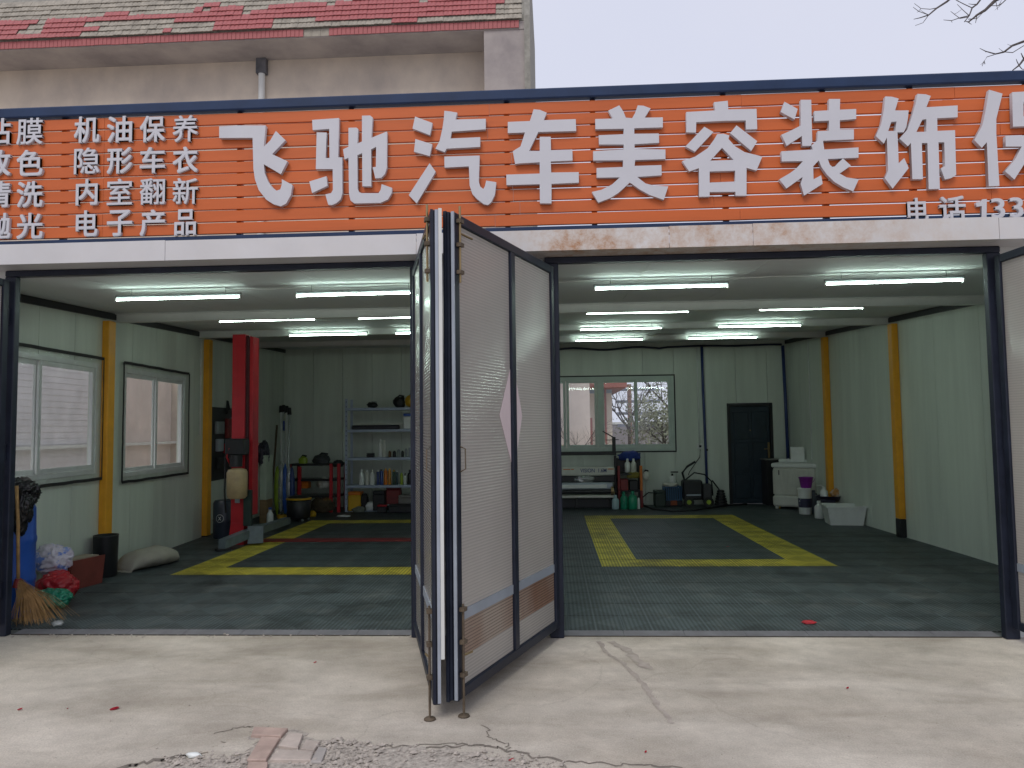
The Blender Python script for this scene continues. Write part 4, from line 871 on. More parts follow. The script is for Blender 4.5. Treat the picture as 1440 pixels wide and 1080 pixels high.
# tool board on the left wall
t0 = LW(296, 590); t1 = LW(322, 665)
t = thing('tool_board', (xl(6.2), 6.0, 1.0), 'black wall-mounted tool board with hanging tools by the lift', 'tool board', rz=math.atan2(dl.y, dl.x))
ya = t0.y-.05
t.location = (xl(ya)+.004, ya, .95)
MB().bev(0, 1.5, -.03, -.001, -.12, 1.05, .006).build('backboard', black, t)
for x, z, w_, h, m in ((.12,.62,.28,.2,grey), (.16,.34,.22,.2,alu), (.55,.55,.3,.32,redd), (.5,.3,.3,.16,redp), (.95,.5,.2,.4,blackm), (.2,.05,.8,.2,blackm)):
    MB().bev(x, x+w_, -.09, -.031, z, z+h, .01).build('hanging_tool', m, t)
MB().tube([(.6,-.05,.95),(.62,-.05,1.16),(.66,-.06,1.02)], .022).build('hanging_tool', blackm, t)
p = W(322, 600, 6.35); t = thing('wall_cabinet', (p.x, 6.35, 1.3), 'slim grey-blue box fixed behind the lift post', 'cabinet')
MB().bev(-.12, .12, -.05, .06, .12, .55, .02).build('cabinet_body', mat('slate_blue', (.10,.13,.17), .5), t); MB().bev(-.1, .1, -.058, -.051, .15, .52, .01).build('cabinet_door', mat('slate_blue2', (.11,.14,.18), .5), t)
# upright board, wrapped rolls, mops, stick
p = G(366, 738); t = thing('upright_board', (p.x, p.y+.3, F0), 'tall pale green-white board standing behind the lift post', 'board')
MB().bev(-.06, .06, -.2, .1, .40, 1.17, .008).build('board', mat('pale_board', (.48,.56,.46), .4, var=.15), t); MB().bev(-.06, .06, -.2, .1, 0, .399, .008).build('lower_board', mat('wood_board', (.24,.16,.08), .7, var=.25, stretch=(1,1,6)), t)
p = G(386, 730); t = thing('wrapped_rolls', (p.x-.05, p.y+.55, F0), 'blue and green plastic-wrapped rolls standing by the mops', 'rolls')
for k, (dx, m, h) in enumerate(((-.13, limep, .92), (-.05, clear, 1.0), (.03, bluep, .96), (.10, clear, .98), (.16, mat('deep_blue', (.02,.05,.2), .4), .9))):
    MB().blob((dx, random.uniform(-.05,.05), h*.5), .055, .055, h*.5, .12, 3, k, 3).build('roll', m, t)
for k, (dx, top, lean) in enumerate(((0, 1.98, -.03), (.055, 1.99, -.02), (.105, 1.97, .0), (.15, 1.93, .02))):
    p = W(392, 690, 8.6); b = Vector((p.x+dx*1.2, 8.75-.05*k, F0))
    t = thing('squeegee_pole', b, 'white pole with black head leaning in back left corner, %s' % ['first from left', 'second from left', 'third from left', 'rightmost'][k], 'pole', 'poles leaning in the corner')
    e = Vector((lean-.12, .35, top))
    MB().cyl((0,0,0), e, .02, n=10).build('shaft', whitep if k % 2 == 0 else chrome, t); MB().cyl(e-Vector((.0,.0,.01)), e+Vector((-.01,.02,.13)), .045, .035).build('head', black, t)
    if k == 1: MB().cyl(e*.80, e*.90, .0215, n=10).build('blue_grip', mat('blue_grip', (.03,.05,.25), .5), t)
p = W(379, 640, 8.2); tag(MB().tube([(p.x, 8.2, F0), (p.x, 8.45, 1.0), (p.x-.01, 8.6, 1.72)], .022).build('wood_stick', mat('stick_wood', (.10,.07,.04), .8)), 'dark wooden stick leaning on the left wall', 'stick')
p = G(378, 740); lath('white_jug', (p.x, p.y+.05, F0), [(.05,0),(.055,.02),(.055,.18),(.025,.23),(.025,.26)], whitep, 'small white jug with a blue cap by the lift arm', 'jug', parts=[('cap', [(.028,.261),(.028,.29),(.02,.295)], bluep)])
p = G(416, 735); t = lath('drum_vacuum', (p.x, p.y+.15, F0), [(.17,.04),(.2,.08),(.215,.36),(.2,.37)], black, 'round black tub with yellow rim in front of the red workbench', 'tub', n=22, parts=[('yellow_rim', [(.205,.371),(.222,.376),(.222,.40),(.2,.405)], yelplas), ('lid', [(.19,.406),(.18,.43),(.09,.45)], black)])
for k in range(4): 
    a = k*math.pi/2+.7; MB().blob((.17*math.cos(a), .17*math.sin(a), .025), .025,.025,.025,0).build('caster', grey, t)
# workbench
p = G(445, 724); bxx, by = p.x, 8.55
t = thing('workbench', (bxx, by, F0), 'low red and black workbench cluttered with tools', 'workbench')
x0, x1 = W(411,690,by).x, W(478,690,by).x
for z in (.30, .62, .92): bp(MB().bev(x0, x1, by-.2, by+.3, z, z+.04, .005), 'shelf', black, t)
for x in (x0, x0+.18, x1-.15, x1-.0): bp(MB().bev(x, x+.06, by-.205, by-.15, F0, .955 if x != x0+.18 else .9, .006), 'leg', redp if x > x0+.5 or x == x0+.18 else redd, t)
for x in (x0, x1-.0): bp(MB().bev(x, x+.06, by+.25, by+.30, F0, .955, .006), 'leg', redd, t)
def clutter(name, label, cat, m, px0, px1, py0, py1, Y, kind='box', depth=.2, m2=None, group=None):
    a, b = W(px0, py1, Y), W(px1, py0, Y); cx = (a.x+b.x)/2; w_ = (b.x-a.x)/2; h = b.z-a.z
    t = thing(name, (cx, Y+depth/2, a.z), label, cat, group)
    if kind == 'box':
        MB().bev(-w_, w_, -depth/2, depth/2, .0, h*.82, min(.015, w_*.3, h*.2)).build('body', m, t); MB().bev(-w_*.98, w_*.98, -depth*.49, depth*.49, h*.825, h, min(.012, w_*.3, h*.05)).build('lid', m2 or m, t)
    elif kind == 'bottle':
        MB().lathe((0,0,0), [(w_*.9,0),(w_,h*.03),(w_,h*.62),(w_*.8,h*.72),(w_*.38,h*.80)], 14).build('body', m, t); MB().lathe((0,0,0), [(w_*.42,h*.802),(w_*.42,h*.97),(w_*.3,h)], 12).build('cap', m2 or m, t)
    elif kind == 'can':
        MB().lathe((0,0,0), [(w_*.95,0),(w_,h*.02),(w_,h*.84),(w_*.7,h*.89)], 14).build('body', m, t); MB().lathe((0,0,0), [(w_*.55,h*.892),(w_*.55,h*.98),(w_*.4,h)], 12).build('cap', m2 or m, t)
    elif kind == 'tool':
        MB().blob((0,0,h*.45), w_, depth*.4, h*.45, .35, 2, len(name)+px0, 3, .001).build('body', m, t); MB().tube([(-w_*.5,0,h*.7),(0,0,h*.98),(w_*.8,0,h*.9)], min(.018, h*.12)).build('handle', m2 or black, t)
    elif kind == 'soft':
        MB().blob((0,0,h*.45), w_, depth*.5, h*.55, .4, 2.3, px0, 3, .001).build('body', m, t); MB().blob((w_*.3,-.02,h*.7), w_*.5, depth*.3, h*.3, .4, 2.3, px1, 3).build('fold', m2 or m, t)
    return t
YBn = by-.1
clutter('power_tool', 'yellow-green power tool standing on the workbench', 'tool', limep, 418, 431, 640, 656, YBn, 'tool', .12, black)
clutter('grinder', 'dark grey bench machine on top of the workbench', 'machine', mat('dark_grey', (.05,.055,.06), .5, var=.3), 438, 460, 637, 656, YBn, 'tool', .3, black)
clutter('hose_heap', 'black coil heap at the right end of the workbench', 'hose', black, 466, 482, 647, 657, YBn, 'soft', .2)
clutter('orange_case', 'orange case on the middle workbench shelf', 'case', oran, 418, 433, 676, 687, YBn, 'box', .2)
clutter('white_spool', 'pale hose bundle on the middle workbench shelf', 'hose', cream, 444, 463, 672, 687, YBn, 'soft', .2, whitep)
clutter('rag_pile', 'dark rag pile on the lowest workbench shelf', 'rags', mat('dark_rag', (.04,.03,.025), .9, var=.5, scale=12), 432, 462, 701, 715, YBn, 'soft', .3, brownm)
p = G(483, 728); tag(MB().blob((p.x, p.y, F0+.015), .12,.05,.02,.4,3,3,3,F0).build('white_rag', whitep), 'white rag lying on the floor before the shelf rack', 'rag')
# small yellow things on the floor
clutter('yellow_pedal', 'low yellow and dark tool tucked beside the wrapped rolls', 'tool', yelplas, 387, 400, 723, 731, 7.2, 'tool', .2)
# shelf rack
YSH = 8.45
sx0, sx1 = W(485,640,YSH).x, W(640,640,YSH).x
t = thing('shelf_rack', ((sx0+sx1)/2, YSH+.2, F0), 'grey-blue steel shelf rack holding bottles and boxes', 'shelf rack')
zs = [W(520, y, YSH).z for y in (573.5, 604, 643.5, 682.5, 719)]
for z in zs: bp(MB().bev(sx0+.035, sx1-.035, YSH, YSH+.42, z-.05, z, .004), 'shelf', greyb, t)
zt = W(487, 561, YSH).z
for x in (sx0, sx1-.03):
    for y in (YSH-.002, YSH+.39):
        u_ = bp(MB().box(x, x+.006, y, y+.05, F0, zt).box(x+.0062, x+.05, y, y+.006, F0, zt), 'upright', greyb, t)
        if x == sx0 and y < YSH+.1:
            for k in range(22): sub(MB().box(x+.02, x+.034, y-.0012, y-.0002, .15+k*.095, .175+k*.095), 'slot', black, u_)
Y0 = YSH+.06; rk = 'items on the shelf rack'
def onshelf(i, name, label, cat, m, pa, pb, hpx, kind, m2=None, dep=.14):
    y = (573.5,604,643.5,682.5,719)[i]; t = clutter(name, label, cat, m, pa, pb, y-hpx, y, Y0, kind, dep, m2, rk); t.location.z = zs[i]+.001; return t
onshelf(0,'sander','small black machine alone on the top shelf','tool',black,515,530,9,'tool',grey)
onshelf(0,'vacuum_head','bulky black machine with handle on the top shelf','machine',black,551,568,18,'tool',black,.3)
onshelf(0,'helmet','yellow and black machine at right end of top shelf','machine',yelplas,568,584,20,'tool',black,.3)
onshelf(1,'film_roll_box','long dark box lying on the second shelf','box',mat('dark_box',(.02,.02,.03),.5),494,561,7,'box',None,.1)
onshelf(1,'long_white_roll','long pale roll behind the dark box','box',cream,495,566,10,'box',None,.08).location.y += .18
onshelf(1,'blue_white_box','blue and white box at right end of second shelf','box',whitep,567,581,22,'box',bluep,.16)
onshelf(2,'black_card_box','small black box on the third shelf','box',black,515,525,6,'box')
onshelf(2,'spray_bottle','white spray bottle on the third shelf, left of the pair','bottle',whitep,531,536.5,26,'bottle')
onshelf(2,'spray_bottle','white spray bottle on the third shelf, right of the pair','bottle',cream,536.8,542,24,'bottle')
for k, (a, b, h, m) in enumerate(((545,549,9,mat('amber',(.12,.06,.02),.3)), (551,556,9,black), (557,562,11,grey), (563,567,9,black), (568,572,12,grey))):
    onshelf(2,'small_jar','%s small dark jar on the third shelf'%['amber','first black','grey','second black','tall grey'][k],'jar',m,a,b,h,'can')
onshelf(2,'aerosol_can','pale tall can at right end of the third shelf','can',alu,573.5,578,15,'can',whitep)
for k, (a, b, h, m, m2, lb, kd) in enumerate(((504,511,22,whitep,whitep,'leftmost white bottle on the fourth shelf','bottle'), (513,518,21,cream,whitep,'slim white bottle, second on the fourth shelf','can'), (519,526,22,whitep,cream,'round white bottle, third on the fourth shelf','bottle'), (528.5,532.5,21,mat('navy_can',(.02,.04,.16),.35),whitep,'slim navy can on the fourth shelf','can'), (533,538,22,mat('navy_can2',(.025,.06,.24),.35),black,'blue can with black cap on the fourth shelf','can'), (539,544,23,oran,yelplas,'left orange can with yellow top on fourth shelf','can'), (544.5,549.5,23,mat('amber_can',(.5,.2,.02),.35),yelplas,'right orange can with yellow top on fourth shelf','can'), (551,555.5,21,mat('dkgreen',(.02,.06,.04),.35),yelplas,'dark green can with yellow cap on fourth shelf','can'), (556,559.5,20,mat('teal_can',(.02,.05,.06),.35),whitep,'dark teal can on the fourth shelf','can'), (562,566,17,limep,limep,'lime yellow can on the fourth shelf','can'), (567,571,16,whitep,black,'short white bottle near the right end of fourth shelf','bottle'), (572,579,21,black,black,'black bottle at the right end of the fourth shelf','bottle'))):
    onshelf(3,'bottle' if kd == 'bottle' else 'spray_can',lb,'bottle' if kd == 'bottle' else 'can',m,a,b,h,kd,m2,.1)
onshelf(4,'yellow_case','stacked yellow case on the bottom shelf','case',yelplas,489,507,27,'box',oran,.25)
onshelf(4,'red_tool_box','dark red box at the back of the bottom shelf','box',redd,540,560,35,'box',None,.2).location.y += .16
onshelf(4,'black_tool_box','black box on the bottom shelf before the red box','box',black,524,541,28,'box',black,.2)
onshelf(4,'grey_box','grey carton at right of the bottom shelf','box',mat('grey_card',(.2,.19,.18),.8),560,585,22,'box',None,.2)
onshelf(4,'white_cloth','crumpled white cloth on the bottom shelf','cloth',whitep,512,526,12,'soft')
onshelf(4,'dark_cloth','dark heap on the bottom shelf beside the yellow case','cloth',blackm,505,516,24,'soft',None,.2)
onshelf(4,'small_red_box','small red and black box on the bottom shelf edge','box',redp,532,541,11,'box',black,.1).location.y -= .03
onshelf(4,'parts_tray','flat dark tray at right of bottom shelf','tray',black,543,575,9,'box',grey,.1)

# ================================================================== right side clutter
YP = 8.75
pa, pb = W(745,690,YP).x, W(866,690,YP).x; pc = (pa+pb)/2
t = thing('vinyl_plotter', (pc, YP, F0), 'wide vinyl plotter with chrome roller under the back window', 'plotter')
zz = lambda y: W(830, y, YP).z
bp(MB().bev(pa, pb+.05, YP+.28, YP+.34, zz(641), zz(637), .01), 'top_rail', black, t)
for x in (pa, pb): bp(MB().bev(x, x+.05, YP+.28, YP+.34, F0, zz(641.5), .01), 'post', black, t)
fp_ = bp(MB().bev(pa+.06, pb-.01, YP+.02, YP+.26, zz(669), zz(657.5), .02), 'front_panel', cream, t)
bp(MB().bev(pa+.06, pb-.01, YP+.04, YP+.26, zz(678), zz(669.5), .01), 'feed_slot', black, t)
bp(MB().bev(pa, pb-.05, YP-.06, YP+.24, zz(688), zz(678.5), .02), 'bed', alu, t)
bp(MB().cyl((pa, YP-.06, zz(691)), (pb-.1, YP-.06, zz(691)), .045, n=14), 'roller', black, t)
bp(MB().cyl((pb-.099, YP-.06, zz(690)), (pb-.05, YP-.06, zz(690)), .085, n=18), 'roller_cap', brass, t)
bp(MB().bev(pa, pb-.03, YP-.1, YP+.2, zz(699.5), zz(696), .006), 'lower_rail', cream, t)
for px in (752, 809, 858):
    x = W(px, 700, YP).x; bp(MB().bev(x, x+.05, YP+.0, YP+.2, F0, zz(700), .006), 'leg', black, t)
bp(MB().bev(pa, pb-.05, YP+.1, YP+.25, F0, zz(702), .01), 'base_cabinet', black, t)
cu = glyph('VISION  1.6M', .012, .01); me = curve_to_mesh(cu, None, pipeb, 'lettering'); xs = [v.co.x for v in me.vertices]; a_, b_ = min(xs), max(xs); X0, X1, Z0, Z1 = W(816,662,YP).x, W(853,662,YP).x, zz(664.5), zz(659)
ys = [v.co.y for v in me.vertices]; c_, d_ = min(ys), max(ys)
for v in me.vertices: v.co = Vector((X0+(v.co.x-a_)/(b_-a_)*(X1-X0), YP+.017-v.co.z*.2, Z0+(v.co.y-c_)/(d_-c_)*(Z1-Z0)))-t.location
obj('lettering', me, fp_)
for a, b in ((792,802), (803,807), (855,863)): sub(MB().box(W(a,660,YP).x, W(b,660,YP).x, YP+.014, YP+.019, zz(660.5), zz(659.3)), 'orange_stripe', oran, fp_)
sm_ = bp(MB().box(W(790,683,YP).x, W(853,683,YP).x, YP-.064, YP-.061, zz(686), zz(681)), 'scale_strip', whitep, t)
clutter('film_heap', 'crumpled clear film lying on the plotter bed', 'film', clear, 806, 836, 668, 680, YP-.02, 'soft', .16, clear)
p = W(864, 626, YP+.3); t = thing('monitor_stand', (p.x, YP+.42, zz(637)+.002), 'black pole with thin arm standing on the plotter rail', 'stand')
MB().bev(-.035, .035, -.02, .02, 0, .3, .006).build('pole', black, t); MB().cyl((0,0,.29), (-.22,0,.42), .012).build('arm', black, t); MB().cyl((-.16,0,.24), (.1,0,.245), .008).build('cross_arm', black, t)
# tool cart
YC = 8.85; ca, cb = W(869,690,YC).x, W(904,690,YC).x
t = thing('tool_cart', ((ca+cb)/2, YC+.2, F0), 'red and black tool cart under a blue cloth', 'cart')
zc = lambda y: W(887, y, YC).z
for z in (zc(712), zc(690), zc(666)): bp(MB().bev(ca, cb, YC, YC+.4, z-.03, z, .005), 'tray', black, t)
for x, m in ((ca, redd), (cb-.05, oran)):
    bp(MB().bev(x, x+.05, YC-.005, YC+.045, zc(690)+.001, zc(655), .006), 'post', m, t); bp(MB().bev(x, x+.05, YC-.005, YC+.045, F0, zc(690), .006), 'post', redd, t)
    bp(MB().bev(x, x+.05, YC+.36, YC+.40, F0, zc(645), .006), 'post', black, t)
bp(MB().bev(ca, cb, YC+.30, YC+.358, zc(665), zc(646), .006), 'back_panel', black, t)
for k, (a, b, y0_, y1_, m) in enumerate(((873,884,690,674,redd), (886,898,690,676,black), (872,880,711,697,redd), (889,900,711,700,blackm))):
    x0_, x1_ = W(a, 690, YC).x, W(b, 690, YC).x; bp(MB().bev(x0_, x1_, YC+.06, YC+.3, zc(y0_)+.001, zc(y1_), .01), 'drawer', m, t)
clutter('blue_cloth', 'bunched blue cloth draped on top of the tool cart', 'cloth', mat('blue_cloth', (.02,.05,.25), .8, var=.3, scale=9), 870, 902, 635, 648, YC+.1, 'soft', .3)
clutter('detergent_bottle', 'white bottle on the tool cart, left of the pair', 'bottle', whitep, 879, 886.5, 645, 664.5, YC+.06, 'bottle', .1, cream)
clutter('detergent_bottle', 'white bottle on the tool cart, right of the pair', 'bottle', cream, 887.5, 895, 645, 664.5, YC+.06, 'bottle', .1, whitep)
clutter('yellow_rag', 'yellow-green rag on the lower part of the cart', 'rag', mat('olive_rag', (.2,.17,.03), .9, var=.3), 882, 901, 664, 673, YC-.02, 'soft', .1)
clutter('spray_gun', 'pale spray gun hanging off the right of the cart', 'spray gun', cream, 903, 913, 661, 676, YC+.1, 'tool', .06, black)
YG = 8.55
def jerry(pxa, pxb, y0, y1, m, label, m2=None): return clutter('jerry_can', label, 'can', m, pxa, pxb, y0, y1, YG, 'bottle', .14, m2 or m, 'jerry cans before the cart')
for a in ((861,871,697,717,lblue,'pale blue jerry can, left of the green ones',lblue), (873,883,693,717.5,greenp,'smaller green jerry can before the tool cart',greenp), (884,896.5,692,717.5,mat('green2',(.02,.28,.15),.3,var=.15),'larger green jerry can before the tool cart',greenp), (897,900.5,697,717,whitep,'thin white bottle beside the green jerry cans',black)):
    q = jerry(*a); q.location.z = F0
def fl(t): t.location.z = F0; return t
fl(clutter('charger_box', 'dark green charger box on the floor left of the blue basket', 'charger', mat('dark_green', (.015,.03,.022), .5, var=.3), 921, 936, 688, 711, 8.95, 'box', .25))
t = thing('plastic_basket', (W(946,690,9.05).x, 9.15, .24), 'blue slatted basket topped with a pale cloth', 'basket')
zb = W(946,704,9.05).z; t.location.z = zb; w_, h_ = .165, W(946,684,9.05).z-zb
bsm = mat('basket_blue', (.03,.10,.20), .45, var=.15)
MB().bev(-w_*.85, w_*.85, -.1, .1, 0, .015, .004).build('bottom', bsm, t)
for k in range(9):
    x = -w_+2*w_*k/8
    for y in (-.12, .12): MB().box(x-.010, x+.010, y-.004, y+.004, .0, h_-.021).build('slat', bsm, t)
for k in range(5):
    y = -.1+.2*k/4
    for x in (-w_, w_): MB().box(x-.004, x+.004, y-.010, y+.010, .0, h_-.021).build('slat', bsm, t)
MB().box(-w_-.008, w_+.008, -.128, -.112, h_-.02, h_).box(-w_-.008, w_+.008, .112, .128, h_-.02, h_).box(-w_-.008, -w_+.008, -.111, .111, h_-.02, h_).box(w_-.008, w_+.008, -.111, .111, h_-.02, h_).build('rim', bsm, t)
MB().bev(-w_*.8, w_*.8, -.09, .09, .016, h_-.03, .02).build('contents', mat('basket_fill', (.03,.05,.07), .9), t)
q = thing('battery_stand', (t.location.x-.02, t.location.y, F0), 'dark crate under the blue basket', 'crate')
MB().bev(-.17, .2, -.1, .12, 0, zb-F0-.002, .01).build('crate_body', black, q); MB().bev(-.03, .1, -.115, -.101, .02, .12, .008).build('front_label', mat('orange_dark', (.25,.05,.01), .5), q)
clutter('pale_cloth', 'pale cloth thrown over the blue basket', 'cloth', cream, 933, 954, 679, 685, 9.0, 'soft', .2)
t = clutter('pump_sprayer', 'white pump sprayer with black trigger above the basket', 'sprayer', whitep, 942.5, 949.5, 666, 682, 9.12, 'bottle', .1, black)
MB().bev(-.03, .12, -.012, .012, .24, .265, .004).build('trigger', black, t)
# pressure washer
YW = 9.0; wx = W(978,700,YW).x
t = thing('pressure_washer', (wx, YW, F0), 'black wheeled pressure washer by the blue wall pipe', 'pressure washer')
MB().bev(-.26, .12, -.14, .14, .14, .52, .03).build('motor_housing', black, t); MB().bev(.13, .30, -.12, .12, .12, .44, .02).build('pump', mat('pump_grey', (.06,.06,.065), .45, .3), t)
MB().bev(-.20, .08, -.155, -.141, .22, .25, .004).build('chrome_bar', alu, t)
for x in (-.16, .22):
    wv = MB().cyl((x,-.19,.10), (x,-.15,.10), .10, n=18).build('wheel', blackm, t); MB().cyl((x,-.194,.10), (x,-.1905,.10), .045, n=14).build('hub', limep, wv)
MB().tube([(-.2,0,.5),(-.24,.02,.66),(-.14,.04,.78),(.02,.02,.88)], .022).build('lance', black, t)
MB().tube([(-.18,.05,.52),(0,.05,.66),(.2,.05,.62),(.34,.08,.48),(.36,.1,.2)], .014).build('handle', black, t)
for k in range(6): MB().lathe((.50,.02,.02+k*.05), [(.12-.012*k,0),(.135-.012*k,.022),(.12-.012*k,.044)], 14).build('hose_coil', black, t)
p = W(1003, 676, 9.2); q = W(1022, 705, 9.2); pipe([(p.x, 9.3, p.z), (p.x+.1, 9.25, p.z-.15), (q.x, 9.15, .03)], .014, black, 'black hose running down to the floor beside the dark door', 'hose', 'hose')
pts = []
for px, py in ((903,703),(905,711),(918,716),(945,719),(975,718),(1000,714),(1020,711),(1050,709)): g = G(px, py, .03); pts.append((g.x, g.y, .033))
pipe(pts, .015, black, 'long black hose curving over the floor at the back', 'floor_hose', 'hose')
p = G(916, 700, .3); pipe([(W(903,702,8.9).x, 8.9, .2), (W(912,693,8.95).x, 8.95, .3), (W(921,692,9.0).x, 9.0, .28)], .012, black, 'short black cable between cart and charger box', 'cable', 'cable')
# dark cabinet, twin tub, buckets
YK = 9.1; t = thing('low_cabinet', (W(1086,690,YK).x, YK, F0), 'low black cabinet between dark door and washing machine', 'cabinet')
ka, kb = W(1078,690,YK).x-t.location.x, W(1094,690,YK).x-t.location.x; kz = W(1086,645,YK).z
MB().bev(ka, kb+.1, -.05, .3, 0, kz-.04, .006).build('carcass', black, t); MB().bev(ka-.03, kb+.1, -.07, .3, kz-.039, kz-.02, .004).build('top', mat('grey_top', (.2,.2,.18), .5), t)
g0 = G(1123, 719); tw = thing('twin_tub_washer', (g0.x+.10, g0.y+.32, F0), 'white ribbed twin-tub washing machine with its lid raised', 'washing machine', rz=R_(-32))
hz = .86
MB().bev(-.40, .40, -.25, .25, .05, .25, .03).build('base', cream, tw); bo = MB().bev(-.385, .385, -.238, .238, .251, hz-.08, .03).build('body', cream, tw)
for k in range(16): MB().bev(-.34+k*.045, -.318+k*.045, -.252, -.2385, .28, hz-.14, .003).build('rib', cream, bo)
for k in range(8): MB().bev(-.400, -.3855, -.19+k*.05, -.166+k*.05, .28, hz-.14, .003).build('rib', cream, bo)
MB().bev(-.41, .41, -.255, .255, hz-.079, hz, .02).build('top_deck', whitep, tw)
MB().bev(-.38, .38, .15, .25, hz+.001, hz+.06, .015).build('control_panel', whitep, tw)
for k in range(3): MB().cyl((-.2+k*.18, .2, hz+.061), (-.2+k*.18, .2, hz+.08), .022).build('knob', alu, tw)
MB().bev(-.14, .12, .115, .135, hz+.01, hz+.30, .008).build('raised_lid', whitep, tw)
for x in (-.33, .33):
    for y in (-.2, .2): MB().bev(x-.03, x+.03, y-.03, y+.03, 0, .049, .006).build('foot', cream, tw)
MB().bev(-.28, -.26, -.252, -.2475, hz-.22, hz-.13, .002).build('badge', black, tw)
g = G(1136, 725); t = lath('paint_bucket', (g.x, g.y+.12, F0), [(.10,0),(.105,.01),(.118,.40),(.118,.42)], whitep, 'white paint bucket with dark printed label', 'bucket', parts=[('label_band', [(.1105,.12),(.1165,.28)], mat('label_dark', (.03,.03,.07), .5, scale=14, col2=(.5,.5,.52), mixlo=.62, mixhi=.66)), ('lid', [(.124,.421),(.128,.43),(.128,.455),(.11,.46)], whitep)])
bk = (g.x+.03, g.y+.12, F0+.461)
t = lath('small_bucket', bk, [(.085,0),(.09,.01),(.12,.175),(.128,.18),(.128,.19),(.115,.19),(.088,.02)], purple, 'purple bucket standing on the white paint bucket', 'bucket', n=20); MB().tube([(.12*math.cos(a), .12*math.sin(a)*.3-.1, .17-.1*math.sin(a)) for a in [math.pi*k/10 for k in range(11)]], .004).build('bail_handle', purple, t)
fl(clutter('grey_tin', 'slate grey tin behind the white paint bucket', 'tin', mat('slate_tin', (.10,.12,.15), .5), 1141, 1151, 692, 724, 7.75, 'can', .15))
fl(clutter('cleaner_bottle', 'white bottle with orange label before the dark box', 'bottle', whitep, 1148, 1160, 707, 732, 6.95, 'bottle', .14, whitep))
fl(clutter('printed_carton', 'dark printed carton stacked under the black basin', 'carton', mat('dark_print', (.025,.022,.05), .6, scale=10, col2=(.45,.42,.42), mixlo=.60, mixhi=.63), 1158, 1176, 707, 733, 7.0, 'box', .3))
zq = W(1170, 706.5, 7.0).z
t = thing('basin', (W(1171,702,7.0).x, 7.18, zq+.002), 'shallow black basin holding a bottle and rags', 'basin')
MB().lathe((0,0,0), [(.14,0),(.16,.01),(.21,.09),(.22,.095),(.2,.095),(.15,.02)], 22).build('bowl', mat('basin_dark', (.02,.018,.04), .4), t)
c = clutter('rag_bottle', 'white bottle with a bent nozzle standing in the basin', 'bottle', whitep, 1155, 1165, 681, 700, 7.15, 'bottle', .1, whitep); MB().tube([(0,0,.22),(-.05,0,.25),(-.12,0,.245)], .008).build('nozzle', whitep, c); c.location.z = zq+.025
clutter('orange_cloth', 'orange and white rag hanging over the basin edge', 'rag', mat('orange_rag', (.5,.25,.08), .9, scale=12, col2=(.6,.55,.5)), 1170, 1183, 688, 700, 7.1, 'soft', .12)
g = G(1193, 741); t = thing('plastic_tub', (g.x+.03, g.y+.25, F0), 'white open plastic tub on the floor by the right wall', 'tub', rz=R_(-8))
w0, w1, d0, d1, hh = .24, .29, .20, .24, .30
v = [(-w0,-d0,0),(w0,-d0,0),(w0,d0,0),(-w0,d0,0),(-w1,-d1,hh),(w1,-d1,hh),(w1,d1,hh),(-w1,d1,hh),(-w1+.012,-d1+.012,hh),(w1-.012,-d1+.012,hh),(w1-.012,d1-.012,hh),(-w1+.012,d1-.012,hh),(-w0+.01,-d0+.01,.01),(w0-.01,-d0+.01,.01),(w0-.01,d0-.01,.01),(-w0+.01,d0-.01,.01)]
MB().add(v, [(3,2,1,0),(0,1,5,4),(1,2,6,5),(2,3,7,6),(3,0,4,7),(4,5,9,8),(5,6,10,9),(6,7,11,10),(7,4,8,11),(8,9,13,12),(9,10,14,13),(10,11,15,14),(11,8,12,15),(12,13,14,15)]).build('tub_body', whitep, t)
MB().box(-w1-.018,w1+.018,-d1-.018,-d1-.001,hh-.022,hh+.003).box(-w1-.018,w1+.018,d1+.001,d1+.018,hh-.022,hh+.003).box(-w1-.018,-w1-.001,-d1-.0009,d1+.0009,hh-.022,hh+.003).box(w1+.001,w1+.018,-d1-.0009,d1+.0009,hh-.022,hh+.003).build('rim', whitep, t)
fl(clutter('soap_bottle', 'yellow pump bottle beside the washing machine', 'bottle', yelplas, 1092, 1098, 690, 713, 8.5, 'bottle', .1, yelplas))

# ================================================================== tiled house behind, left
YE = 11.4; YWL = 12.45
hb = thing('tiled_house', (-8, YE, 0), 'stained plaster house with patchy red mansard roof tiles behind the sign', 'building')
ze = W(480, 50.5, YE).z                                            # eave underside edge
xe = W(737, 40, YE).x; xp = W(681, 110, YE+.03).x; xw0 = -26
zsoff = ze+.01
bp(MB().box(xw0, xp, YWL, YWL+6, 0, zsoff+.4), 'wall', plaster, hb)
bp(MB().prism([(YE+.22, 0), (YWL+6, 0), (YWL+6, zsoff-.001), (YE+.04, zsoff-.001)], xp+.001, xe, 'x'), 'end_pier', soffm, hb)
bp(MB().prism([(YE+.02, ze), (YWL-.001, zsoff), (YWL-.001, zsoff+.19), (YE+.02, zsoff+.19)], xw0, xe, 'x'), 'eave_soffit', soffm, hb)
rb = bp(MB().prism([(YE+.02, zsoff+.2), (YWL+6, zsoff+.362), (YWL+5, zsoff+3.2), (YE+.95, zsoff+2.45), (YE+.02, zsoff+.36)], xw0, xe-.001, 'x'), 'roof', cementm, hb)
bp(MB().prism([(YE-.02, 0), (YWL+6, 0), (YWL+6, zsoff+3.2), (YE+1.0, zsoff+2.65), (YE-.02, zsoff+.30)], xe+.001, xe+.14, 'x'), 'gable_edge', cementm, hb)
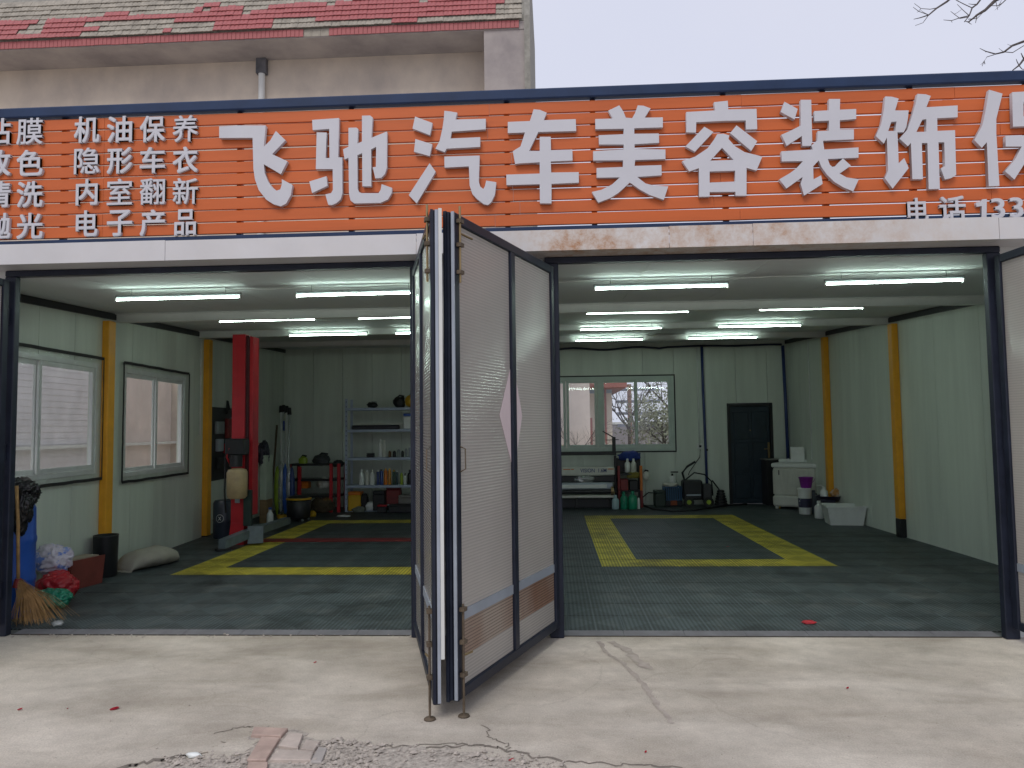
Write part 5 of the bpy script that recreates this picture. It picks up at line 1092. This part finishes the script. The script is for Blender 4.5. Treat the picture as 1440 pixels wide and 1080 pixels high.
# tiles: rows up the mansard; row 0 is the upright band along the eave
TW = W(480+12, 40, YE).x-W(480, 40, YE).x; sl = Vector((0, .93, 2.15)).normalized()
RED = {0: [(-60,430),(465,726)], 1: [(-60,30),(35,108),(225,240),(300,380),(553,585)], 2: [(-60,26),(58,118),(120,140),(296,382),(440,699)], 3: [(-60,40),(56,118),(245,702)], 4: [(0,52),(60,345),(350,714)], 5: [(148,180),(276,290),(300,345),(380,460),(476,590),(606,718)], 6: [(292,305),(495,600),(640,690)], 7: [(520,570)]}
def tile_geo(kind):
    mb = MB(); n = 8
    if kind == 0:
        h = .185
        for k in range(2): mb.bev(-TW/2+k*TW/2+.002, k*TW/2-.002, -.018, 0, 0, h, .006)
    else:
        L_ = .225; vs = []
        for k in range(n+1):
            x = -TW/2+.002+(TW-.004)*k/n; b_ = .011*abs(math.sin(2*math.pi*k/n))
            for s_, o_ in ((0, .042), (L_, .010)):
                p = sl*s_+Vector((0, -sl.z, sl.y))*(o_+b_); q = sl*s_+Vector((0, -sl.z, sl.y))*(o_-.010); vs += [(x, p.y, p.z), (x, q.y, q.z)]
        f = []
        for k in range(n):
            c = 4*k; f += [(c, c+4, c+6, c+2), (c+1, c+3, c+7, c+5), (c, c+1, c+5, c+4), (c+2, c+6, c+7, c+3)]
        mb.add(vs, f+[(0,2,3,1), (4*n,4*n+1,4*n+3,4*n+2)])
    return mb
tg = {k: tile_geo(k) for k in (0, 1)}; tmesh = {}
for k in (0, 1):
    me = bpy.data.meshes.new('roof_tile'); me.from_pydata(tg[k].v, [], tg[k].f); me.materials.append(tiler); tmesh[k] = me
greyt = MB(); nred = 0; far_red = MB()
for r in range(0, 9):
    z = zsoff+.255 if r == 0 else zsoff+.21+(r-1)*.18*sl.z; y = YE if r == 0 else YE-.045+(r-1)*.18*sl.y
    if r == 0: z = ze-.01+.01
    x = xe-TW/2-(.12 if r == 0 else .05); k = 0
    while x > W(-40, 40, YE).x-.3:
        # pixel column of this tile
        v_ = Vector((x, y, z))-CAM; px = 720+FPX*v_.dot(RT)/v_.dot(FW)
        j = (noise.noise(Vector((px*.03, r*3.1, 0))))*5
        red = any(a <= px+j*.5 <= b for a, b in RED.get(r, []))
        if r == 0:
            if red:
                for dz in (0, .185):
                    o = obj('roof_tile', tmesh[0], rb) if dz == 0 else None
                    if o: o.location = Vector((x, y, ze+.02))-hb.location+Vector((0, random.uniform(-.004,.004), random.uniform(-.004,.004))); nred += 1
            # grey mortar face behind
            if not red: greyt.box(x-TW/2+.003, x+TW/2-.003, y+.001, y+.018, ze+.02, ze+.20)
        elif red and nred < 298:
            o = obj('roof_tile', tmesh[1], rb); o.location = Vector((x, y, z))-hb.location+Vector((0, random.uniform(-.006,.002), random.uniform(-.005,.005))); o.rotation_euler.y = random.uniform(-.02,.02); nred += 1
        if r > 0 and not (red and nred < 298):
            jy, jz = random.uniform(-.002,.01), random.uniform(-.006,.006)
            greyt.add([Vector(q)*1+Vector((x, y+jy+.012, z+jz-.01)) for q in tg[1].v], tg[1].f)
        x -= TW; k += 1
gt = sub(greyt, 'bare_tiles', tileg, rb); gt['kind'] = 'stuff'
# downspout
dx = W(368, 100, YWL-.1).x
ds_ = bp(MB().cyl((dx, YWL-.09, 0), (dx, YWL-.09, W(368,104,YWL-.1).z), .085, n=14), 'downspout', white, hb)
sub(MB().box(dx-.13, dx+.13, YWL-.17, YWL-.01, W(368,104,YWL-.1).z, W(368,83,YWL-.1).z), 'rain_hopper', mat('dirty_hopper', (.10,.10,.11), .8, var=.5, scale=5), ds_)

# ================================================================== yard and neighbours seen through the windows
nb = thing('neighbour_wall_building', (-8.2, 4, 0), 'pale siding house seen through the left windows', 'building')
bp(MB().box(-11.5, -9.7, -4.0, 10.4, 0, 3.1), 'siding_wall', slatm, nb); bp(MB().box(-11.5, -9.72, 10.41, 24, 0, 3.1), 'render_wall', pinkwall, nb)
for k in range(24): bp(MB().prism([(-9.699,.2+k*.12),(-9.690,.2+k*.12),(-9.699,.31+k*.12)], -4.0, 10.4, 'y'), 'siding_board', slatm, nb)
bp(MB().box(-9.674, -9.55, -4, 24, 1.32, 1.38), 'ledge', whitep, nb)
YH = 15.0
ph_ = thing('pink_house', (W(810,600,YH).x, YH, 0), 'pink house with cream walls seen through the back window', 'building')
X = lambda px, Y=YH: W(px, 600, Y).x
bp(MB().box(X(755), X(830), YH, YH+2.4, 0, 5.2), 'column_wall', pinkwall, ph_)
bp(MB().box(X(831), X(836), YH+1, YH+2.4, 0, W(830,587,YH).z), 'maroon_pier', maroon, ph_)
bp(MB().box(X(831), X(871), YH+2.41, YH+6, 0, W(850,553,YH+2.4).z), 'cream_wall', creamwall, ph_)
bp(MB().box(X(831), X(871), YH+2.40, YH+6, W(850,553,YH+2.4).z+.001, W(850,543,YH+2.4).z), 'blue_band', bluewall, ph_)
bp(MB().box(X(829.5), X(889), YH+1.2, YH+6, W(850,545,YH+1.2).z, W(850,537,YH+1.2).z), 'maroon_eave', maroon, ph_)
for px in (860.5,): bp(MB().cyl((X(px), YH+2.3, 0), (X(px), YH+2.3, 3.4), .035), 'rain_pipe', maroon, ph_)
# shed frame and fence behind
sh = thing('open_shed', (X(892,22), 22, 0), 'open shed frame beyond the back window', 'shed')
bp(MB().box(X(884,22), X(889,22), 22, 22.3, 0, 3.2), 'post', mat('brick_red', (.30,.19,.15), .9), sh)
for k in range(5): bp(MB().box(X(868,22), X(930,22), 22.1, 22.2, 1.6+k*.45, 1.7+k*.45), 'cross_bar', mat('blue_grey', (.25,.28,.36), .7), sh)
fe = thing('yard_fence', (X(935,19), 19, 0), 'white yard fence seen through the right pane', 'fence')
for k in range(12): x = X(915,19)+k*.16; bp(MB().box(x, x+.05, 19, 19.04, 0, 1.25), 'picket', whitep, fe)
bp(MB().box(X(912,19), X(955,19), 19.041, 19.07, 1.1, 1.17), 'rail', whitep, fe)
yw = thing('yard_wall', (X(900,26), 26, 0), 'grey yard wall far beyond the back window', 'wall'); bp(MB().box(X(840,26), X(1200,26), 26, 26.3, 0, 1.7), 'wall_face', mat('grey_wall', (.3,.29,.31), .9), yw); bp(MB().box(X(839,26), X(1201,26), 25.95, 26.35, 1.701, 1.8), 'coping', whitep, yw)

def branch(mb, p, d, L_, r, lv, tips, spread=.6, seg=4, up=.05):
    pts = [Vector(p)]; rr = [r]; d = Vector(d).normalized()
    for k in range(seg):
        d = (d+Vector((random.gauss(0,.12), random.gauss(0,.12), random.gauss(up,.10)))).normalized(); pts.append(pts[-1]+d*L_/seg); rr.append(r*(1-.6*(k+1)/seg))
    mb.tube(pts, rr, 6 if r > .02 else 4)
    if lv == 0: tips.append(pts[-1]); return
    for k in range(random.randint(3, 4)):
        t_ = random.uniform(.35, 1); q = pts[0].lerp(pts[-1], t_) if False else pts[min(seg, int(t_*seg))]
        a = random.uniform(0, 6.28); sd_ = d.orthogonal().normalized(); sd_.rotate(Matrix.Rotation(a, 3, d))
        branch(mb, q, d+sd_*spread*random.uniform(.6,1.3), L_*random.uniform(.55,.75), r*.5, lv-1, tips, spread, seg, up)
def tree(loc, h, label, leaves=0, r=.1, lean=(0,0)):
    t = thing('bare_tree' if not leaves else 'green_bush', loc, label, 'tree'); tips = []; mb = MB()
    tr_ = MB().tube([(0,0,0),(lean[0]*.4,lean[1]*.4,h*.25),(lean[0],lean[1],h*.45)], [r*1.25, r, r*.8], 8).build('trunk', barkm, t)
    for k in range(5):
        a = k*1.26+random.random(); branch(mb, (lean[0]*.9, lean[1]*.9, h*(.28+.17*k/4)), (math.cos(a), math.sin(a), .9), h*.36, r*.55, 3 if not leaves else 2, tips)
    if leaves:
        lf_ = MB()
        for _ in range(leaves):
            p = random.choice(tips)+Vector((random.gauss(0,.28), random.gauss(0,.28), random.gauss(-.1,.4))); s = random.uniform(.016,.036); a = Vector((random.gauss(0,1), random.gauss(0,1), random.gauss(0,1))).normalized(); b = a.orthogonal()*s; a = a*s*1.8
            lf_.add([p-a, p+b, p+a, p-b], [(0,1,2,3)])
        mb.build('limbs', barkm, t); lf_.build('crown', leafm, t)
    else: mb.build('crown', barkm, t)
    return t
tree((X(934,18), 18, 0), 2.7, 'green bushy tree seen through the right back pane', 3200, .05)
tree((X(885,20), 20, 0), 4.2, 'bare brown tree seen through the middle back pane', 0, .06)
tree((X(945,23), 23, 0), 6.0, 'bare tree behind the green bush outside the back window', 0, .09)
tree((X(815,12.6), 12.6, 0), 2.2, 'small bare sapling before the pink house wall', 0, .022)

# tree whose bare twigs hang into the sky at the upper right
YT = 11.5
t = thing('overhanging_tree', (W(1720,560,YT).x, YT, 0), 'bare tree whose dark twigs reach into the sky at upper right', 'tree')
def wp(px, py, dy=0): return W(px, py, YT+dy)-t.location
base = Vector((0,0,0)); top = wp(1690, -120)
MB().tube([base, base.lerp(top,.35)+Vector((.1,.05,0)), base.lerp(top,.7), top], [.26,.2,.15,.1], 10).build('trunk', barkm, t)
tw_ = MB()
def tw(px, r0, r1, root=None, dy=0):
    pts = [wp(x, y, dy+.25*math.sin(i*1.1)) for i, (x, y) in enumerate(px)]
    if root is not None: pts = [root]+pts
    n = len(pts); tw_.tube(pts, [r0+(r1-r0)*i/(n-1) for i in range(n)], 5)
    for i in range(2, n-1):                                       # short side spurs
        if random.random() < .8:
            q = pts[i]; d = (pts[i+1]-pts[i]).normalized(); s = d.orthogonal(); s.rotate(Matrix.Rotation(random.random()*6.3, 3, d)); e = q+(d+s*.8)*random.uniform(.06,.2); tw_.tube([q, q.lerp(e,.5)+Vector((0,0,-.01)), e], [r1*1.3, r1, r1*.6], 4)
rt = top
tw([(1600,-90),(1480,-40),(1400,0),(1386,14),(1374,21),(1362,31),(1358,30)], .07, .008, rt)
tw([(1500,-60),(1345,-10),(1332,2),(1318,11),(1306,21),(1294,25),(1285,27)], .04, .006, rt)
tw([(1318,11),(1308,13),(1295,12),(1286,5)], .010, .005); tw([(1306,21),(1292,16),(1284,10)], .009, .005); tw([(1306,21),(1298,32),(1287,36)], .009, .005)
tw([(1470,-60),(1384,-8),(1374,6),(1367,11),(1363,22),(1356,31)], .03, .011, rt)
tw([(1363,22),(1350,25),(1338,29),(1327,28)], .013, .006); tw([(1363,22),(1354,14),(1346,6)], .010, .005); tw([(1367,11),(1356,6),(1346,1),(1338,-6)], .011, .007); tw([(1362,27),(1374,26),(1382,18)], .010, .005)
tw([(1362,24),(1350,26),(1342,20),(1337,16)], .010, .005); tw([(1460,-30),(1418,-4),(1410,4),(1404,8),(1390,8)], .02, .006, rt)
tw([(1560,30),(1460,50),(1440,58),(1424,64),(1412,73),(1400,76),(1386,72),(1378,68)], .045, .006, wp(1700,40))
tw([(1412,73),(1424,74),(1440,64),(1456,56)], .010, .008); tw([(1398,77),(1388,80),(1384,86),(1381,93)], .009, .006); tw([(1384,86),(1385,90)], .008, .008)
tw([(1540,20),(1450,72),(1440,83),(1433,92),(1424,99)], .05, .013, wp(1700,60)); tw([(1433,92),(1430,86),(1429,83)], .011, .006); tw([(1433,92),(1437,97),(1441,98)], .011, .006)
tw_.build('twigs', barkm, t)

# threshold gap, lamp wires, conduit by the far left column, extra clutter
for a, b in ((-4.36, -1.11), (.065, 3.32)): MB().box(a, b, -.016, .0022, .0005, .0045).build('threshold_gap', mat('gap_dirt', (.06,.05,.04), .95, var=.6, scale=25), floor)
for Y, pts in ((.794, [(343,1,0)]),): pass
for k, (Y, x0_, x1_) in enumerate(((.794, -3.0, 2.9), (2.82, -3.2, 2.6), (5.0, -3.0, 2.7), (7.217, .6, 2.9))):
    pts = []
    for i in range(41):
        x = x0_+(x1_-x0_)*i/40; pts.append((x, Y+.02, ceil(Y)-.012-.012*abs(math.sin(i*.55+k))))
    tag(MB().tube(pts, .005, 6).build('lamp_wire', whitep), 'thin white wire strung along the %s ceiling row of lamps' % ['front','second','third','rear'][k], 'wire', 'lamp wires')
q = LW(281, 540); tag(MB().tube([(xl(q.y)+.014, q.y, 1.55), (xl(q.y)+.014, q.y, ceil(q.y)-.1)], .012).build('conduit', whitep), 'thin white conduit beside the far left yellow column', 'conduit')
fl(clutter('oily_rags', 'brown and black rag heap under the workbench front', 'rags', mat('oily', (.07,.05,.03), .9, var=.6, scale=14), 434, 468, 706, 727, 8.2, 'soft', .25, mat('oily2', (.16,.09,.03), .9, var=.4)))
fl(clutter('yellow_scraper', 'small yellow scoop before the workbench', 'scoop', yelplas, 433, 443, 719, 728, 7.6, 'soft', .1))
fl(clutter('grey_cloth', 'grey-green rag heap on the floor under the shelf rack', 'rag', mat('grey_rag', (.16,.18,.15), .9, var=.3, scale=9), 494, 512, 718, 727, 8.15, 'soft', .2))
fl(clutter('red_box', 'small black and red box on the floor before the shelf rack', 'box', black, 530, 543, 716, 727, 8.2, 'box', .12, redp))
fl(clutter('tool_tray', 'dark flat case on the floor at the right of the shelf rack', 'case', black, 546, 585, 715, 727, 8.2, 'box', .2))
p = W(371, 640, 6.9); tag(MB().crumple((p.x, 6.9, p.z), .09, .12, .26, 4, None, .4).build('hanging_bag', mat('dark_bag', (.03,.03,.05), .4, var=.5, scale=9)), 'dark bag hanging on the left wall behind the lift post', 'bag')
